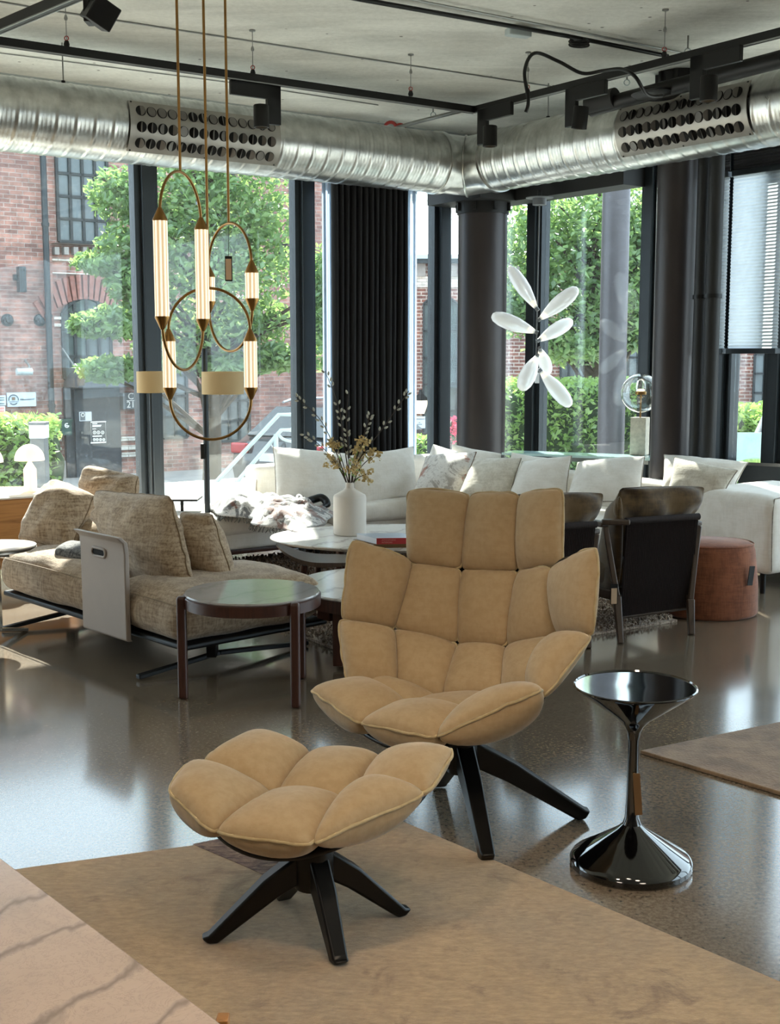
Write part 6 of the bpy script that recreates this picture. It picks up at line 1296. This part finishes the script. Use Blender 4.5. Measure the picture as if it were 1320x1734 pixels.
blind(1197, 1226, zb1, zb2, 52, 'blind', 'narrow strip of pale pleated blind between pipes and window post'); blind(1232, 1316, zb1, zb2, 52, 'blind', 'wide pale pleated blind pulled halfway down the right window')
blind(1197, 1226, zb2 + .005, 3.2, 14, 'blinddark', 'dark pleated blind band above the narrow pale strip'); blind(1232, 1316, zb2 + .005, 3.2, 14, 'blinddark', 'dark pleated blind band above the wide pale blind')

# ================================================================ pendants
def rod(t, p, m='brass', r=.006): MB().tube([p, Vector((p.x, p.y, HC))], r, 10).build('rod', M[m], t); MB().lathe([(.045, HC - .03), (.05, HC - .001)], (p.x, p.y, 0), 28).build('canopy', M[m], t)
def pendant(px, py, Yd, rad, ang, ytt, ytb, label, tr=.0305):
    c = P(px, py, Yd); u = Vector((math.cos(R(ang)), math.sin(R(ang)), 0)); Z = Vector((0, 0, 1)); t = thing('ring_pendant', c, label, 'pendant lamp')
    zt = P(px, ytt, Yd).z; zb = P(px, ytb, Yd).z; cone = .055
    ct = Vector((c.x, c.y, c.z - rad)); zc1 = ct.z
    MB().tube(arc(ct, u, Z, rad, 0, 180, 36), .0065, 10).build('upper_arc', M['brass'], t, ang=80)
    cb = Vector((c.x, c.y, zb - cone - (zc1 - (zt + cone)))); MB().tube(arc(cb, u, Z, rad, 180, 360, 36), .0065, 10).build('lower_arc', M['brass'], t, ang=80)
    for s2 in (-1, 1):
        e = Vector((c.x, c.y, 0)) + u * rad * s2
        MB().tube([(e.x, e.y, zc1), (e.x, e.y, zt + cone * .8)], .0065, 10).build('straight_tube', M['brass'], t)
        MB().tube([(e.x, e.y, cb.z), (e.x, e.y, zb - cone * .8)], .0065, 10).build('straight_tube', M['brass'], t)
        MB().lathe([(tr + .001, zt), (tr + .001, zt + .006), (.008, zt + cone)], (e.x, e.y, 0), 32).build('end_cone', M['brass'], t); MB().lathe([(.008, zb - cone), (tr + .001, zb - .006), (tr + .001, zb)], (e.x, e.y, 0), 32).build('end_cone', M['brass'], t)
        mb = MB(); n = 20; N = 2
        for k in range(n):
            mb.cm = 0 if k % 2 else 1; r1 = tr * (1.0 if k % 2 else .94); a1, a2 = 2 * math.pi * k / n, 2 * math.pi * (k + 1) / n; rm = tr * .95
            am = (a1 + a2) / 2
            mb.add([(e.x + rm * math.cos(a1), e.y + rm * math.sin(a1), zb), (e.x + r1 * 1.02 * math.cos(am), e.y + r1 * 1.02 * math.sin(am), zb), (e.x + rm * math.cos(a2), e.y + rm * math.sin(a2), zb), (e.x + rm * math.cos(a1), e.y + rm * math.sin(a1), zt), (e.x + r1 * 1.02 * math.cos(am), e.y + r1 * 1.02 * math.sin(am), zt), (e.x + rm * math.cos(a2), e.y + rm * math.sin(a2), zt)], [(0, 1, 4, 3), (1, 2, 5, 4)])
        mb.build('ribbed_glass', [M['tubeA'], M['tubeB']], t, flat=True)
    rod(t, c); return t
pendant(305, 291, 5.4, .195, 73, 382, 538, 'tall brass ring pendant with two long ribbed tubes, leftmost rod'); pendant(353, 488, 5.6, .183, 2, 578, 656, 'lowest brass ring pendant with two medium ribbed tubes')
p3 = pendant(387, 378, 5.8, .195, -52, 466, 508, 'rightmost brass ring pendant with two short ribbed tubes')
pt = P(387, 455, 5.8); o = MB().box(pt, (.034, .004, .115), 0).build('price_tag', M['black'], p3, flat=True); MB().box(pt + Vector((0, -.004, -.003)), (.026, .003, .095)).build('price_card', M['tagp'], o, flat=True); MB().tube([pt + Vector((0, 0, .055)), P(387, 380, 5.8)], .0012, 5).build('tag_cord', M['black'], o)
# petal pendant
YP = 10.6; cnp = P(913, 340, YP); pt_ = thing('petal_pendant', P(912, 655, YP), 'petal pendant with seven frosted glass leaves on a thin rod', 'pendant lamp')
MB().lathe([(.045 * 1.3, cnp.z - .035), (.045 * 1.3, cnp.z + .02), (0, cnp.z + .02)], (cnp.x, cnp.y, 0), 32).lathe([(0, cnp.z + .021), (.115, cnp.z + .021), (.115, cnp.z + .028), (0, cnp.z + .03)], (cnp.x, cnp.y, 0), 40).build('canopy', M['bollard'], pt_)
MB().tube([(cnp.x, cnp.y, HS + .02), (cnp.x, cnp.y, cnp.z + .02)], .02, 12).build('mount', M['soffit'], pt_)
bot = P(909, 640, YP); MB().tube([(cnp.x, cnp.y, cnp.z - .03), (cnp.x - .01, cnp.y, bot.z)], .006, 10).build('rod', M['bollard'], pt_); MB().box(P(909, 640, YP), (.035, .03, .09)).build('tag', M['paper'], pt_, flat=True)
for i, (bx, by, tx, ty, dy, w) in enumerate(((908, 522, 862, 452, .05, 12), (914, 540, 978, 488, -.05, 13), (906, 562, 832, 534, 0, 13), (912, 576, 968, 543, .08, 12), (914, 592, 928, 632, .1, 11), (908, 604, 882, 660, -.08, 14), (915, 628, 966, 688, 0, 13))):
    a = P(bx, by, YP); b = P(tx, ty, YP + dy * 2); L = (b - a).length; ax = (b - a).normalized(); r = w / 2080 * YP * 1.02
    prof = [(.012, 0), (.02, .03 * L), (r * .62, .2 * L), (r * .93, .42 * L), (r, .6 * L), (r * .9, .8 * L), (r * .62, .94 * L), (r * .3, .992 * L), (0, L)]
    rot = ax.to_track_quat('Z', 'Y').to_matrix(); pr2 = []
    for k_ in range(len(prof) - 1):
        for q_i in range(4): f = q_i / 4; pr2.append((prof[k_][0] * (1 - f) + prof[k_ + 1][0] * f, prof[k_][1] * (1 - f) + prof[k_ + 1][1] * f))
    pr2.append(prof[-1]); pe = MB().lathe(pr2, a, 28, M=rot).build('glass_petal', M['petal'], pt_, ang=80)
    MB().tube([a - ax * .025, a + ax * .02], .017, 14).build('petal_holder', M['bollard'], pe); MB().lathe([(.012, .0), (.021, .03), (.02, .06), (0, .075)], a + ax * .004, 16, M=rot).build('bulb', M['petalbase'], pe)

# ================================================================ room lamps behind the viewer
for i, (x, y, e, sz, cl, tg_, ss) in enumerate(((-1.1, 1.3, SPOT * 1.25, .15, (1, .80, .58), (-.35, 2.9, .2), 62), (1.0, 1.2, SPOT * .8, .2, (1, .82, .62), (.9, 3.0, 0), 70), (.3, 2.1, SPOT * .55, .15, (1, .80, .58), (.1, 3.3, .3), 50),
        (-2.2, -1.2, SPOT * .7, .5, (1, .86, .72), (-1.0, 4.0, .3), 100), (1.8, -1.0, SPOT * .7, .5, (1, .86, .72), (.8, 4.0, .3), 100))):
    l = bpy.data.lights.new('ceiling_spot', 'SPOT'); l.energy = e; l.spot_size = R(ss); l.spot_blend = .8; l.shadow_soft_size = sz; l.color = cl
    o = bpy.data.objects.new('ceiling_spot', l); col.objects.link(o); o.location = (x, y, 3.4); o.rotation_euler = (Vector(o.location) - Vector(tg_)).to_track_quat('Z', 'Y').to_euler()

# groups of repeats
GRP = {'willow_branch': 'willow branches in the white vase', 'dried_flower_stem': 'dried flower stems in the white vase', 'mushroom_lamp': 'mushroom lamps on the sideboard', 'lounge_chair': 'cord-backed armchairs',
       'suspension_wire': 'wires holding the lighting tracks', 'duct_hanger': 'rods holding the ducts', 'track_spotlight': 'spotlights on the ceiling tracks', 'lighting_track': 'lighting tracks under the ceiling', 'spiral_duct': 'spiral ducts under the ceiling',
       'ring_pendant': 'brass ring pendants', 'book': 'books on the marble coffee table', 'street_tree': 'trees outside the windows', 'hedge': 'hedges and shrubs outside the windows', 'ceiling_sprinkler': 'sprinkler clips on the ceiling',
       'pleated_blind': 'pleated blinds on the right windows', 'standpipe': 'dark pipes beside the right column', 'floor_lamp': 'drum shade floor lamps', 'company_sign': 'pale signs on the brick facade', 'vent_cap': 'round vent caps on the brick facade', 'shag_rug': 'shaggy rugs', 'ceiling_joint_line': 'thin tubes drawn for ceiling joint lines', 'ceiling_conduit': 'conduits on the ceiling'}
for o in list(bpy.data.objects):
    if o.parent is None and 'label' in o:
        k = o.name.split('.')[0]
        if k in GRP: o['group'] = GRP[k]
        elif k == 'cushion': o['group'] = 'beige cushions on the left sofa' if 'beige' in o['label'] else 'cushions on the white corner sofa'
